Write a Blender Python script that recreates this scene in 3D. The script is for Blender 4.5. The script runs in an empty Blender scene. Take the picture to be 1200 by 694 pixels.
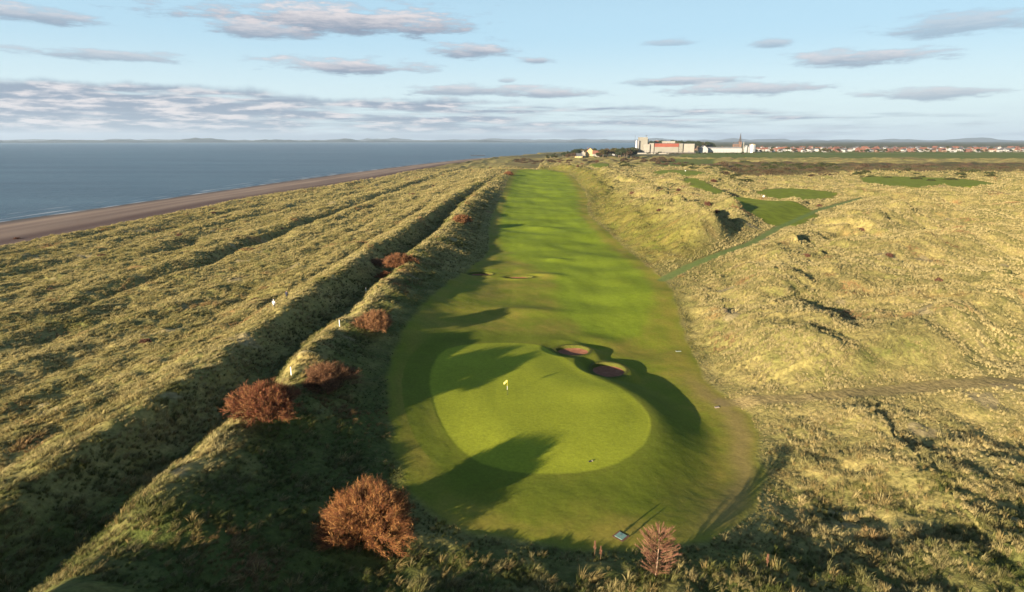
import bpy, math, random
import numpy as np
from mathutils import Vector, Matrix

random.seed(7)
rng = np.random.default_rng(7)
import os
QUICK = float(os.environ.get('SCENE_QUICK', '1'))   # >1 thins the tessellation for test renders
R = math.radians
scene = bpy.context.scene
COL = scene.collection

# ------------------------------------------------------------------ camera
CAM_Z, PITCH, FPX = 36.0, R(14.61), 700.0
cam_d = bpy.data.cameras.new("camera")
cam_d.sensor_width = 36.0
cam_d.lens = 36.0 * FPX / 1200.0
cam_d.clip_start = 0.5
cam_d.clip_end = 90000.0
cam = bpy.data.objects.new("camera", cam_d)
cam.location = (0, 0, CAM_Z)
cam.rotation_euler = (R(90) - PITCH, 0, 0)
COL.objects.link(cam)
scene.camera = cam
sp, cp = math.sin(PITCH), math.cos(PITCH)

def P(px, py, z=0.0):
    """place on the level z that the photo shows at (px, py)"""
    v = py - 347.0
    den = FPX * sp + v * cp
    h = CAM_Z - z
    return ((px - 600.0) * h / den, h * (FPX * cp - v * sp) / den)

# ------------------------------------------------------------------ noise
def _hash(ix, iy, seed):
    h = (ix.astype(np.int64) * 374761393 + iy.astype(np.int64) * 668265263 + seed * 974711) & 0xFFFFFFFF
    h = ((h ^ (h >> 13)) * 1274126177) & 0xFFFFFFFF
    h = h ^ (h >> 16)
    return h

def perlin(x, y, seed=0):
    x0 = np.floor(x); y0 = np.floor(y)
    fx = x - x0; fy = y - y0
    u = fx * fx * fx * (fx * (fx * 6 - 15) + 10); v = fy * fy * fy * (fy * (fy * 6 - 15) + 10)
    def g(dx, dy):
        a = _hash(x0 + dx, y0 + dy, seed) * (2 * np.pi / 4294967296.0)
        return np.cos(a) * (fx - dx) + np.sin(a) * (fy - dy)
    a = g(0, 0); b = g(1, 0); c = g(0, 1); d = g(1, 1)
    return ((a + (b - a) * u) + ((c + (d - c) * u) - (a + (b - a) * u)) * v) * 1.4

def fbm(x, y, wl, octs=3, seed=0, gain=0.5):
    s = np.zeros_like(x); a = 1.0
    for o in range(octs):
        s += a * perlin(x / wl, y / wl, seed + o * 17)
        a *= gain; wl /= 2.03
    return s

def sst(a, b, x):
    t = np.clip((x - a) / (b - a), 0, 1)
    return t * t * (3 - 2 * t)

def poly_sd(x, y, poly):
    """signed distance, positive inside"""
    d2 = np.full(x.shape, 1e18); inside = np.zeros(x.shape, bool)
    n = len(poly)
    for i in range(n):
        ax, ay = poly[i]; bx, by = poly[(i + 1) % n]
        ex, ey = bx - ax, by - ay
        wx, wy = x - ax, y - ay
        t = np.clip((wx * ex + wy * ey) / (ex * ex + ey * ey + 1e-9), 0, 1)
        qx, qy = wx - ex * t, wy - ey * t
        d2 = np.minimum(d2, qx * qx + qy * qy)
        c = ((ay > y) != (by > y)) & (x < (bx - ax) * (y - ay) / ((by - ay) if abs(by - ay) > 1e-9 else 1e-9) + ax)
        inside ^= c
    d = np.sqrt(d2)
    return np.where(inside, d, -d)

def smooth_poly(pts, it=2):
    for _ in range(it):
        q = []
        n = len(pts)
        for i in range(n):
            a, b = pts[i], pts[(i + 1) % n]
            q.append((a[0] * .75 + b[0] * .25, a[1] * .75 + b[1] * .25))
            q.append((a[0] * .25 + b[0] * .75, a[1] * .25 + b[1] * .75))
        pts = q
    return pts

def line_d(x, y, pts, vals=None):
    """distance, signed side (+ right of travel) and interpolated value along an open polyline"""
    best = np.full(x.shape, 1e18); side = np.zeros(x.shape); val = np.zeros(x.shape)
    for i in range(len(pts) - 1):
        ax, ay = pts[i]; bx, by = pts[i + 1]
        ex, ey = bx - ax, by - ay
        L2 = ex * ex + ey * ey
        wx, wy = x - ax, y - ay
        t = np.clip((wx * ex + wy * ey) / L2, 0, 1)
        qx, qy = wx - ex * t, wy - ey * t
        dd = qx * qx + qy * qy
        m = dd < best
        best = np.where(m, dd, best)
        side = np.where(m, np.sign(wx * ey - wy * ex), side)
        if vals is not None:
            val = np.where(m, vals[i] + (vals[i + 1] - vals[i]) * t, val)
    return np.sqrt(best), side, val

# ------------------------------------------------------------------ layout of the place
MOWN = [P(*p) for p in [(452, 470), (462, 430), (480, 392), (515, 352), (548, 322), (575, 300), (572, 265), (588, 232), (598, 208),
        (602, 200), (662, 200), (676, 212), (690, 232), (686, 250), (712, 272), (742, 298), (768, 322), (786, 335), (800, 378), (826, 428),
        (858, 458), (884, 470), (884, 486), (896, 520), (896, 552), (880, 590), (848, 618), (800, 640), (730, 646), (640, 640), (560, 628), (505, 612), (472, 570)]]
MOWN = smooth_poly(MOWN, 2)
GREEN = smooth_poly([P(*p) for p in [(501, 450), (514, 420), (545, 407), (600, 402), (640, 404), (664, 420), (690, 440), (735, 460), (764, 488),
        (758, 520), (725, 545), (665, 556), (600, 556), (545, 540), (512, 500)]], 2)
FAIRWAY = smooth_poly([P(*p) for p in [(604, 203), (655, 203), (668, 225), (676, 250), (700, 280), (740, 310), (768, 330), (762, 372), (728, 392), (690, 384),
        (655, 370), (648, 345), (650, 325), (620, 312), (590, 300), (584, 262), (596, 225)]], 2)
SUN_EL = R(11.5)
SUN_DIR = Vector((0.655, 0.756, -math.tan(SUN_EL))).normalized()   # direction light travels

ZB1, ZB2 = -0.6, -1.25
BUNKERS = [  # centre x, y, rim radius x, rim radius y, depth, z of the rim
    (*P(671.5, 410.5, ZB1), 2.95, 2.6, .78, ZB1), (*P(713, 433, ZB2), 2.8, 3.2, .82, ZB2),
    (*P(564, 321, .7), 3.2, 2.0, 0.7, .7), (*P(608, 324.6, .4), 3.8, 1.6, 0.7, .4)]

BUMPS = [(*P(633, 268), .9, 6, 5), (*P(652, 306), .8, 4, 3), (*P(640, 325), .6, 5, 3), (*P(700, 352), -.6, 9, 6), (*P(735, 330), .5, 8, 6), (*P(610, 240), .8, 8, 9), (*P(640, 226), -.8, 10, 10), (*P(705, 392), .5, 5, 3), (*P(752, 395), -.4, 5, 4), (*P(618, 366), .5, 9, 3)]
PATH = [P(776, 327, 0.3), P(810, 311, 1.3), P(845, 297, 2.4), P(880, 285, 2.6), P(910, 268, 3.2), P(960, 246, 3.4), P(1010, 232, 3.4)]
TRACK = [P(850, 462, -1), P(900, 463, -.6), P(980, 461, 0), P(1100, 452, 0), P(1300, 440, 0)]

def lx(y, pairs):
    a = np.array(pairs, float)
    return np.interp(y, a[:, 0], a[:, 1])

A_X = [(-200, -36), (20, -31), (73, -28.9), (96, -28.8), (139, -26.5), (222, -24), (320, -22), (420, -19), (600, -8.4), (900, 8), (1300, 40)]
A_H = [(-200, 4), (0, 4.3), (50, 4.4), (73, 4.2), (100, 4.3), (125, 3.8), (160, 2.2), (222, 1.5), (320, 1.5), (420, 2.2), (600, 2.0), (760, .3), (900, 0), (1300, 0)]
B_X = [(-200, -52), (0, -46), (91, -42), (136, -41), (234, -38), (320, -35), (407, -30), (600, -18.5), (900, 0), (1300, 25)]
B_H = [(-200, 2), (0, 3.2), (91, 3.9), (136, 4.0), (234, 3.4), (407, 2.4), (600, 1.4), (760, .2), (900, 0), (1300, 0)]
VEG = [(-400, -215), (0, -205), (418, -186), (645, -146), (1044, -102), (1400, -48), (1700, 40), (2200, 285), (3000, 660), (6000, 1450), (12000, 3000)]
WAT = [(-400, -310), (0, -300), (300, -285), (591, -257), (820, -230), (1101, -185), (1400, -125), (1512, -95), (1800, 40), (2200, 250), (3000, 620), (6000, 1400), (12000, 2950)]
SEA_Z = -8.0

# dunes right of the hole: (polyline px with z guess), crest heights, width left, width right
def L(*pts):
    return [P(*p) for p in pts]
def RL_(pts, hs, wl, wr, base=2.0):
    return ([P(px, py, base + h_) for (px, py), h_ in zip(pts, hs)], hs, wl, wr)
RIGHT = [
    RL_([(872, 366), (850, 356), (828, 343), (806, 333)], (1.6, 2.6, 2.2, .8), 10, 4.2, 1.0),
    RL_([(925, 425), (900, 404), (880, 384), (862, 368)], (1.8, 2.7, 2.6, 1.6), 10, 4.2, 1.0),
    RL_([(985, 425), (945, 385), (925, 340), (905, 305), (885, 298)], (2.0, 3.0, 3.4, 2.4, .8), 16, 6),
    RL_([(874, 290), (866, 280), (848, 268), (828, 256), (800, 244), (776, 230), (752, 221)], (.8, 3.8, 6.4, 7.6, 7.4, 6.2, 3.6), 20, 5.5),
    RL_([(745, 264), (722, 254), (700, 240)], (1.6, 2.2, 1.2), 9, 6, .8),
    RL_([(776, 312), (760, 292), (742, 272)], (1.2, 2.2, 1.4), 8, 5, .8),
    RL_([(740, 300), (728, 288), (716, 276)], (.8, 1.3, .8), 6, 4.5, .5),
    RL_([(905, 262), (880, 246), (858, 233), (842, 222), (815, 211), (792, 205)], (6.0, 8.0, 8.6, 8.2, 7.0, 4.0), 30, 11),
    RL_([(760, 213), (738, 207), (712, 200), (690, 196), (670, 193)], (3.2, 6.2, 7.0, 6.2, 3.0), 34, 12),
    RL_([(702, 216), (688, 210), (674, 204)], (2.5, 4.2, 3.0), 14, 9),
    RL_([(862, 218), (848, 211), (836, 206)], (4, 6.4, 4.2), 16, 12),
    RL_([(660, 195), (640, 192), (612, 192)], (2.5, 4.0, 3.0), 40, 16),
    RL_([(1000, 400), (1060, 380), (1130, 350), (1180, 320)], (2.5, 4.6, 5.0, 3.0), 18, 8),
    RL_([(960, 330), (1010, 300), (1060, 285), (1150, 270)], (2, 4, 5.5, 4.5), 18, 9),
    RL_([(1000, 262), (1030, 246), (1090, 238)], (3, 6, 4.0), 20, 9),
    RL_([(980, 225), (1050, 222), (1150, 228)], (3, 5.5, 4.0), 26, 14),
    RL_([(1010, 470), (1060, 500), (1100, 540)], (1.5, 2.5, 2.0), 10, 6, 1.0),
]
PATCH_GREEN = [smooth_poly(L(*p), 2) for p in [
    ((850, 232, 6), (872, 231, 6), (900, 236, 6), (935, 235, 6), (965, 246, 6), (930, 258, 6), (908, 256, 6), (888, 253, 6), (868, 246, 6)),
    ((796, 209, 8), (818, 210, 8), (836, 218, 8), (851, 226, 8), (843, 230, 8), (825, 225, 8), (812, 217, 8)),
    ((885, 222, 3), (940, 220, 3), (990, 228, 3), (950, 235, 3), (900, 233, 3)),
    ((770, 199, 3), (815, 200, 3), (835, 204, 3), (800, 206, 3), (765, 204, 3)),
    ((690, 193, 3), (712, 192, 3), (716, 196, 3), (695, 197, 3)),
    ((1010, 205, 3), (1120, 208, 3), (1180, 215, 3), (1080, 220, 3), (1010, 214, 3)),
]]
FIELD = L((792, 186), (1500, 188), (2000, 181), (1500, 177.5), (860, 177.5), (800, 179.5))
SCRUB = L((800, 193), (850, 192), (1000, 193), (1210, 192), (1215, 205), (1000, 203), (900, 210), (850, 208), (835, 198))
FIELD2 = L((762, 194), (800, 196), (838, 193.5), (838, 187), (790, 187))
GREEN_SD = None

def fields(x, y):
    """height and all the surface masks, for arrays of ground points"""
    near = y < 900
    sdm = np.full(x.shape, -60.0)
    m = near & (np.abs(x) < 160) & (y > -40)
    sdm[m] = poly_sd(x[m], y[m], MOWN)
    wob = perlin(x / 5.0, y / 5.0, 91) * 0.7
    sdm_w = sdm + wob * sst(60, 30, np.abs(sdm))
    rough = sst(-0.3, 3.5, -sdm)
    # ---- coast and base level
    xv = lx(y, VEG); xw = lx(y, WAT)
    ax = lx(y, A_X); bx = lx(y, B_X)
    baseL = np.interp(x - (ax + 28.5), [-260, -160, -110, -70, -52, -46, -34, -22, -18, -14, -10, -6, -2, 2, 6], [-3.4, -2.6, -1.4, .6, 2.4, 2.6, 1.9, 1.6, 1.45, 1.15, .75, .38, .13, .03, 0.0])
    fadeL = sst(1300, 700, y)
    h = np.where(x < ax + 35, baseL, 0.0)
    h = np.where(y > 700, h * fadeL - 2.6 * (1 - fadeL) * sst(110, 20, x), h)
    left = sst(ax + 14, ax + 2, x)
    # ---- the two long ridges and the troughs
    n1 = fbm(x, y, 34, 2, 5)
    wig = perlin(x * 0 + 3.3, y / 26.0, 3) * 1.5 + perlin(x * 0 + 1.3, y / 9.0, 4) * .5
    da = x - ax - wig
    ah = lx(y, A_H) * (1 + .34 * perlin(x / 40., y / 17.0, 8) + .26 * perlin(x / 20., y / 7.5, 9) + .10 * perlin(x / 9., y / 3.4, 10))
    wr = 8.5 + 3.5 * perlin(x * 0 + .5, y / 22.0, 12)
    h = h + ah * np.where(da < 0, np.exp(-np.abs(da / 4.2) ** 1.8), np.exp(-np.abs(da / wr) ** 1.7))
    shelf = sst(112, 158, y) * sst(450, 340, y)
    h = h + shelf * (2.3 + .7 * fbm(x, y, 16, 3, 13)) * np.exp(-np.abs(np.minimum(da, 0) / 4.2) ** 1.8) * sst(0.5, 15, -sdm) * sst(20, 5, x - ax - 10)
    db = x - bx - wig * .8 - perlin(x * 0 + 9.1, y / 15.0, 6) * 1.0
    bh = lx(y, B_H) * (1 + .2 * perlin(x * 0 + 5.2, y / 24.0, 7))
    h = h + bh * np.where(db < 0, np.exp(-np.abs(db / 7.5) ** 1.6), np.exp(-np.abs(db / 3.8) ** 1.9))
    # trough C (walkers) and finer ridges parallel to the shore
    dc = x - (bx - 9.5) - wig
    h = h - 1.0 * np.exp(-(dc / 2.2) ** 2) * sst(500, 200, y)
    lw = sst(ax - 8, ax - 22, x) * sst(0, 12, x - xv)
    u = x - ax
    h = h + lw * (1.15 * perlin(u / 14.0, y / 90.0, 21) + .8 * perlin(u / 6.0, y / 42.0, 22) + .6 * fbm(x, y, 14, 3, 23))
    dd = x - (ax - 72) - perlin(x * 0 + 4.1, y / 40., 31) * 3
    h = h - lw * 1.5 * np.exp(-np.abs(dd / 2.6) ** 2) * sst(800, 500, y) + lw * 1.3 * np.exp(-((dd + 9) / 7) ** 2)
    h = h + lw * 1.0 * np.exp(-np.abs((x - xv - 10) / 8) ** 2)
    # ---- plateau of the green
    sdg = np.full(x.shape, -200.0)
    mg = (np.abs(x) < 90) & (y > 10) & (y < 180)
    sdg[mg] = poly_sd(x[mg], y[mg], GREEN)
    ang = np.arctan2(y - 74, x - 1)
    wdir = sst(-1.25, -.35, ang) * sst(1.5, .85, ang)
    drop = 2.4 * sst(0.0, 9.5, -sdg) * wdir * sst(150, 105, y)
    h = h - drop
    h = h + .45 * np.exp(-(((x - 14) / 4.5) ** 2 + ((y - 82) / 4.5) ** 2)) * (mg)
    h = h + .5 * sst(-2, 8, sdg) * mg - .15 * sst(0, 14, x + 3) * sst(-2, 2, sdg)
    # ---- mown ground: long soft undulations
    mown = 1 - rough
    und = fbm(x + 40, y, 38, 2, 41) * sst(85, 150, y) * .8 + fbm(x, y * .8, 13, 2, 42) * (.10 + .20 * sst(100, 170, y))
    h = h + sst(-16, 2, sdm) * und * np.where(sdg > 0, .35, 1) * sst(-3, 3, x - ax - 14)
    h = h + .5 * np.exp(-(((x - P(600, 316)[0]) / 22) ** 2 + ((y - P(600, 316)[1]) / 9) ** 2)) * mown
    for bx_, by_, hh_, sx_, sy_ in BUMPS:
        h = h + hh_ * mown * np.exp(-(((x - bx_) / sx_) ** 2 + ((y - by_) / sy_) ** 2))
    h = h + mown * .025 * fbm(x, y, 2.2, 2, 43) * (sdg < -1)
    # ---- right side dunes
    right = rough * sst(0, 6, x - (ax + 30)) * sst(2400, 1200, y)
    dist_out = np.clip(-sdm, 0, 60)
    dist_out = np.where(near & (np.abs(x) < 160), dist_out, 60)
    wide = sst(140, 200, y)
    rise = sst(1, 46, dist_out) * (1 - wide) + sst(10, 42, dist_out) * wide
    h = h + right * (2.0 * rise * sst(30, 62, y + .3 * x) + (1.6 + 1.1 * wide) * fbm(x, y * .8, 34, 4, 51) * sst(4, 22, dist_out) - 1.6 * wide * np.exp(-(perlin(x / 38., y / 60., 58) / .09) ** 2) * sst(14, 30, dist_out) + .85 * fbm(x, y, 10, 3, 52) * sst(1, 8, dist_out) + .9 * perlin(x / 17., y / 26., 53) * sst(3, 16, dist_out))
    for pts, hs, wl_, wr_ in RIGHT:
        xs = [p[0] for p in pts]; ys = [p[1] for p in pts]
        mm = (x > min(xs) - 80) & (x < max(xs) + 80) & (y > min(ys) - 80) & (y < max(ys) + 80)
        if not mm.any():
            continue
        d, sd, v = line_d(x[mm] + 1.5 * n1[mm], y[mm] + 2 * n1[mm], pts, hs)
        w = np.where(sd < 0, wl_, wr_)
        h[mm] += right[mm] * sst(0, 15, dist_out[mm]) * v * (1 + .25 * perlin(x[mm] / 11., y[mm] / 11., 57)) * np.exp(-np.abs(d / w) ** 1.7)
    # ---- dune behind and below the camera and the rough at the foot of the picture
    h = h + 6.4 * np.exp(-np.abs((y - 9 - .25 * x) / 13.0) ** 2) * sst(34, 6, x) * sst(-70, -30, x)
    fr = rough * sst(50, 42, y) * sst(-20, 0, x)
    h = h + fr * (.8 + .5 * perlin(x / 5., y / 5., 61))
    # ---- hummocks everywhere in the rough
    veg = sst(-2, 4, x - xv)
    fade = sst(1100, 350, y)
    hum = .34 * fbm(x, y, 3.4, 2, 71) + .30 * fbm(x, y * .7, 8.5, 2, 72)
    h = h + rough * veg * hum * (.25 + .75 * fade) * (1 - .5 * left * sst(0, 3, da))
    # far dune land in front of the town
    farr = sst(500, 800, y) * sst(2300, 1500, y) * veg
    h = h + farr * (1.6 * fbm(x, y * .6, 90, 2, 81) + 1.2 * perlin(x / 35., y / 30., 82))
    # ---- flat ground where it is mown between the dunes, the path and the track
    patch = np.zeros(x.shape)
    for i, pg in enumerate(PATCH_GREEN):
        xs = [p[0] for p in pg]; ys = [p[1] for p in pg]
        mm = (x > min(xs) - 30) & (x < max(xs) + 30) & (y > min(ys) - 30) & (y < max(ys) + 30)
        if mm.any():
            sd = poly_sd(x[mm], y[mm], pg)
            k = sst(-8, 2, sd)
            h[mm] = h[mm] * (1 - k) + (6.2, 8.2, 3.0, 3.0, 4.2, 2.5)[i] * k
            patch[mm] = np.maximum(patch[mm], sst(-3.0, 2.0, sd + fbm(x[mm], y[mm], 13, 3, 95) * 3.5))
    mp = (x > 20) & (x < 330) & (y > 60) & (y < 420)
    path = np.zeros(x.shape); track = np.zeros(x.shape)
    if mp.any():
        d, sd, v = line_d(x[mp], y[mp], PATH, (0.0, 1.3, 2.4, 2.6, 3.2, 3.4, 3.4))
        k = sst(15.0, 2.8, d); h[mp] = h[mp] * (1 - k) + v * k
        path[mp] = sst(2.0, .9, d + .5 * perlin(x[mp] / 2, y[mp] / 2, 96))
        d, sd, v = line_d(x[mp], y[mp], TRACK, (-1.6, -1.3, -.6, 0, 0))
        k = sst(13.0, 1.0, d) * rough[mp] * .8; h[mp] = h[mp] * (1 - k) + v * k
        track[mp] = sst(2.2, .9, d + .8 * perlin(x[mp] / 3, y[mp] / 3, 97))
    # ---- field and town ground
    town = sst(1250, 1500, y) * sst(40, 200, x - xw)
    fld = np.maximum(sst(-6, 6, poly_sd(x, y, FIELD)), sst(-6, 6, poly_sd(x, y, FIELD2))) if y.size and y.max() > 700 else np.zeros(x.shape)
    kk = np.maximum(town, fld)
    h = h * (1 - kk) + kk * np.clip((y - 1000) / 800., 0, 1) * 1.5
    # ---- beach and sea bed
    sand = 1 - sst(-3, 3, x - xv + 4 * perlin(x / 15., y / 25., 98))
    t = np.clip((x - xw) / np.maximum(xv - xw, 5), -2, 1.0)
    zb = SEA_Z + .05 + 3.2 * np.clip(t, -3, 1) ** 1 + .18 * perlin(t * 5, y / 160., 99) + .25 * np.exp(-((t - .45) / .12) ** 2)
    bl = sst(5, -5, x - xv)
    h = h * (1 - bl) + zb * bl
    h = np.maximum(h, -11.5)
    # ---- bunkers
    inb = np.zeros(x.shape)
    for bxx, byy, rx, ry, dep, zr in BUNKERS:
        q = np.hypot((x - bxx) / rx, (y - byy) / ry)
        k = sst(2.1, 1.2, q)
        h = h * (1 - k) + zr * k
        h = h - 1.2 * (q < 1.02)
        inb = np.maximum(inb, sst(1.5, 1.1, q))
    return dict(h=h, sdm=sdm, sdw=sdm_w, sdg=sdg, rough=rough, sand=sand, t=t, path=path, track=track, patch=patch, fld=fld,
                town=town, left=left, da=da, db=db, dc=dc, right=right, inb=inb, ax=ax, xv=xv, xw=xw, n1=n1, lw=lw, scr=(poly_sd(x, y, SCRUB) if y.size and y.max() > 300 else np.full(x.shape, -99.0)), band=right * sst(30, 12, dist_out) * wide)

def ground_z(x, y):
    return float(fields(np.array([float(x)]), np.array([float(y)]))['h'][0])

# ------------------------------------------------------------------ materials
def mat(name, base=(.5, .5, .5), rough=.8, spec=.3, metal=0.0):
    m = bpy.data.materials.new(name); m.use_nodes = True
    b = m.node_tree.nodes['Principled BSDF']
    b.inputs['Base Color'].default_value = (*base, 1); b.inputs['Roughness'].default_value = rough
    b.inputs['Specular IOR Level'].default_value = spec; b.inputs['Metallic'].default_value = metal
    return m

def noisy(name, c1, c2, scale=2.0, rough=.85, spec=.2, bump=.0, coord='Object', detail=4):
    m = mat(name, c1, rough, spec); nt = m.node_tree; N = nt.nodes; b = N['Principled BSDF']
    tc = N.new('ShaderNodeTexCoord'); n = N.new('ShaderNodeTexNoise'); n.inputs['Scale'].default_value = scale; n.inputs['Detail'].default_value = detail
    nt.links.new(tc.outputs[coord], n.inputs['Vector'])
    r = N.new('ShaderNodeValToRGB'); r.color_ramp.elements[0].position = .35; r.color_ramp.elements[1].position = .65
    r.color_ramp.elements[0].color = (*c1, 1); r.color_ramp.elements[1].color = (*c2, 1)
    nt.links.new(n.outputs['Fac'], r.inputs['Fac']); nt.links.new(r.outputs['Color'], b.inputs['Base Color'])
    if bump:
        bp = N.new('ShaderNodeBump'); bp.inputs['Strength'].default_value = bump; bp.inputs['Distance'].default_value = .1
        nt.links.new(n.outputs['Fac'], bp.inputs['Height']); nt.links.new(bp.outputs['Normal'], b.inputs['Normal'])
    return m

def mesh_np(name, verts, faces, colors=None, smooth=False):
    """verts (n,3); faces (m,k) one face size"""
    me = bpy.data.meshes.new(name)
    verts = np.asarray(verts, np.float32); faces = np.asarray(faces, np.int32)
    k = faces.shape[1]; nf = len(faces)
    me.vertices.add(len(verts)); me.vertices.foreach_set('co', verts.ravel())
    me.loops.add(nf * k); me.loops.foreach_set('vertex_index', faces.ravel())
    me.polygons.add(nf); me.polygons.foreach_set('loop_start', np.arange(nf, dtype=np.int32) * k)
    if colors is not None:
        a = me.color_attributes.new('col', 'FLOAT_COLOR', 'POINT')
        c = np.ones((len(verts), 4), np.float32); c[:, :3] = colors
        a.data.foreach_set('color', c.ravel())
    me.update(calc_edges=True)
    me.polygons.foreach_set('use_smooth', np.full(nf, smooth, bool))
    return me

def link(name, me, m=None, parent=None, loc=None):
    o = bpy.data.objects.new(name, me)
    if m is not None:
        me.materials.clear(); me.materials.append(m)
    COL.objects.link(o)
    if parent is not None: o.parent = parent
    if loc is not None: o.location = loc
    return o

def tag(o, label=None, cat=None, group=None, kind=None):
    if label: o['label'] = label
    if cat: o['category'] = cat
    if group: o['group'] = group
    if kind: o['kind'] = kind
    return o

# ------------------------------------------------------------------ ground sheet
def mix(a, b, k):
    k = k[:, None]
    return a * (1 - k) + b * k
C = lambda *c: np.array(c, float)

def surface_colour(x, y, f):
    n_big = fbm(x, y, 22, 3, 101); n_mid = fbm(x, y, 5, 3, 102); n_fine = fbm(x, y, 1.3, 2, 103)
    n_str = perlin((x - f['ax']) / 3.5, y / 30., 104)
    one = np.ones(len(x))
    # long rough
    straw = C(.32, .26, .095); olive = C(.095, .11, .026); dk = C(.050, .066, .016); rust = C(.24, .13, .055)
    c = mix(straw[None] * one[:, None], olive[None], np.clip(.38 + .34 * n_mid + .3 * n_big + .15 * n_fine, 0, 1))
    c = mix(c, rust[None], np.clip(sst(.45, .9, fbm(x, y, 17, 3, 105)) * .7, 0, 1))
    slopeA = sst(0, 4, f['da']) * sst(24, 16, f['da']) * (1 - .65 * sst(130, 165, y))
    c = mix(c, (.6 * dk + .4 * olive)[None], np.clip(slopeA * (.75 + .3 * n_mid) * sst(520, 220, y), 0, 1))  # green growth on the ridge slope, darkened further to carry its shade
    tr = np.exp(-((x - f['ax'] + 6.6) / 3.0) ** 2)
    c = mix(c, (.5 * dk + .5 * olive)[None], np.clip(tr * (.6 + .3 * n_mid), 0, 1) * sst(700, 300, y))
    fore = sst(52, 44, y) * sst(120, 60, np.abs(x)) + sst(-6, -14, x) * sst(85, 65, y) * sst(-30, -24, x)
    c = mix(c, (.6 * dk + .4 * olive)[None], np.clip(fore * (.75 + .4 * n_mid), 0, 1))  # foreground shade put into the ground colour
    scrape = sst(.62, .80, fbm(x + 300, y, 11, 3, 115)) * (f['sdm'] < -6)
    c = mix(c, C(.27, .215, .125)[None], scrape * .6)
    # footpath in the trough
    pth = np.exp(-((x - f['ax'] + 6.4 + .5 * perlin(x * 0 + 1, y / 8., 111)) / .35) ** 2) * sst(260, 160, y)
    c = mix(c, C(.05, .055, .02)[None], np.clip(pth, 0, 1) * .8)
    # seaward dunes get redder, beside the beach
    sea = sst(45, 0, x - f['xv'])
    c = mix(c, C(.30, .22, .10)[None], np.clip(sea * (.5 + .6 * n_mid), 0, 1) * .6)
    # far dunes: brown heather and gorse
    farr = sst(560, 900, y)
    c = mix(c, C(.15, .12, .05)[None], np.clip(farr * (.35 + .9 * fbm(x, y * .5, 70, 3, 112)), 0, 1))
    c = mix(c, mix(C(.105, .118, .018)[None] * one[:, None], C(.20, .155, .042)[None], np.clip(.4 + .6 * n_mid + .3 * n_big, 0, 1)), f['band'] * .9)
    scrub = sst(-4, 10, f['scr'] + 16 * fbm(x, y * .6, 40, 3, 113))
    c = mix(c, mix(C(.045, .050, .018)[None] * one[:, None], C(.11, .060, .035)[None], np.clip(.5 + .9 * fbm(x, y * .7, 24, 2, 114), 0, 1)), scrub * .85)
    # ---- mown turf
    fair = C(.185, .245, .016); semi = C(.165, .190, .018); dry = C(.270, .215, .040); gr = C(.262, .290, .024); frg = C(.105, .132, .013)
    sdm = f['sdw']
    t = mix(semi[None] * one[:, None], dry[None], np.clip(.34 + .6 * fbm(x, y, 9, 3, 121) + .14 * fbm(x, y, 2.4, 3, 129) + .2 * n_fine, 0, 1))
    t = mix(t, frg[None], np.clip(.15 + .8 * fbm(x, y, 6, 3, 126), 0, 1) * .6)
    mf = f['sdf']
    fc = fair[None] * (1 + .10 * perlin(x / 2.6, y / 60., 122) + .12 * fbm(x, y, 12, 3, 123) + .10 * n_fine)[:, None]
    stripe = .5 + .5 * np.tanh(3 * np.sin(y * .30 + x * .02 + .3 * perlin(x / 20, y / 20, 124)))
    fc = fc * (1 - .05 * stripe * sst(120, 200, y))[:, None]
    t = mix(t, fc, sst(-2.5, 2.5, mf + 2.5 * perlin(x / 7., y / 9., 125)) * .9)
    # the hole beyond the bunkers: whole width greener
    t = mix(t, fc, sst(170, 240, y) * sst(2, 9, sdm) * .9)
    ring = np.exp(-((f['sdg'] + 3.2) / 2.6) ** 2)
    t = mix(t, frg[None] * (1 + .15 * n_fine)[:, None], ring * .85)
    ring2 = sst(-9, -6, f['sdg']) * (1 - sst(0, .5, f['sdg']))
    t = mix(t, (.6 * frg + .4 * semi)[None] * (1 + .15 * n_mid)[:, None], ring2 * .55)
    gc = gr[None] * (1 + .10 * fbm(x, y, 8, 3, 127) + .05 * n_fine)[:, None]
    t = mix(t, gc, sst(-.25, .35, f['sdg'] + .15 * n_mid))
    edge = np.exp(-((sdm - 2.2) / 1.6) ** 2) * np.clip(.45 + .7 * fbm(x, y, 11, 2, 128), 0, 1)
    t = mix(t, dry[None] * .95, edge * .7 * (f['sdg'] < -4))
    # worn yellow band round the back of the green
    wb = np.exp(-((sdm - 2.0) / 1.6) ** 2) * sst(14, 24, x) * sst(100, 85, y)
    t = mix(t, C(.27, .20, .07)[None], wb * .75)
    soft = f['band'] * 3.2
    c = mix(c, t, sst(-.8 - soft, .6 + soft, sdm + soft * .5 * n_mid))
    c = mix(c, mix(C(.15, .145, .025)[None] * one[:, None], C(.15, .185, .016)[None], sst(.4, .95, f['patch'])) * (1 + .25 * n_mid)[:, None], sst(.15, .55, f['patch']))
    c = mix(c, C(.125, .175, .048)[None] * (1 + .25 * n_fine)[:, None], f['path'] * .88)
    c = mix(c, C(.23, .17, .08)[None], f['track'] * .6)
    c = mix(c, frg[None] * .8, f['inb'])
    # ---- field, town ground, beach
    fl = C(.085, .12, .016)
    c = mix(c, mix(fl[None] * one[:, None], C(.14, .15, .03)[None], np.clip(.4 + .8 * fbm(x, y * .4, 140, 2, 131), 0, 1)), f['fld'])
    c = mix(c, C(.06, .065, .03)[None], f['town'] * .8 * (1 - f['fld']))
    t_ = f['t']
    sc = mix(C(.27, .205, .155)[None] * one[:, None], C(.17, .125, .10)[None], np.clip(.5 + perlin(t_ * 7, y / 260., 141) * .9 + .35 * perlin(x / 10, y / 60, 142), 0, 1))
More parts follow.
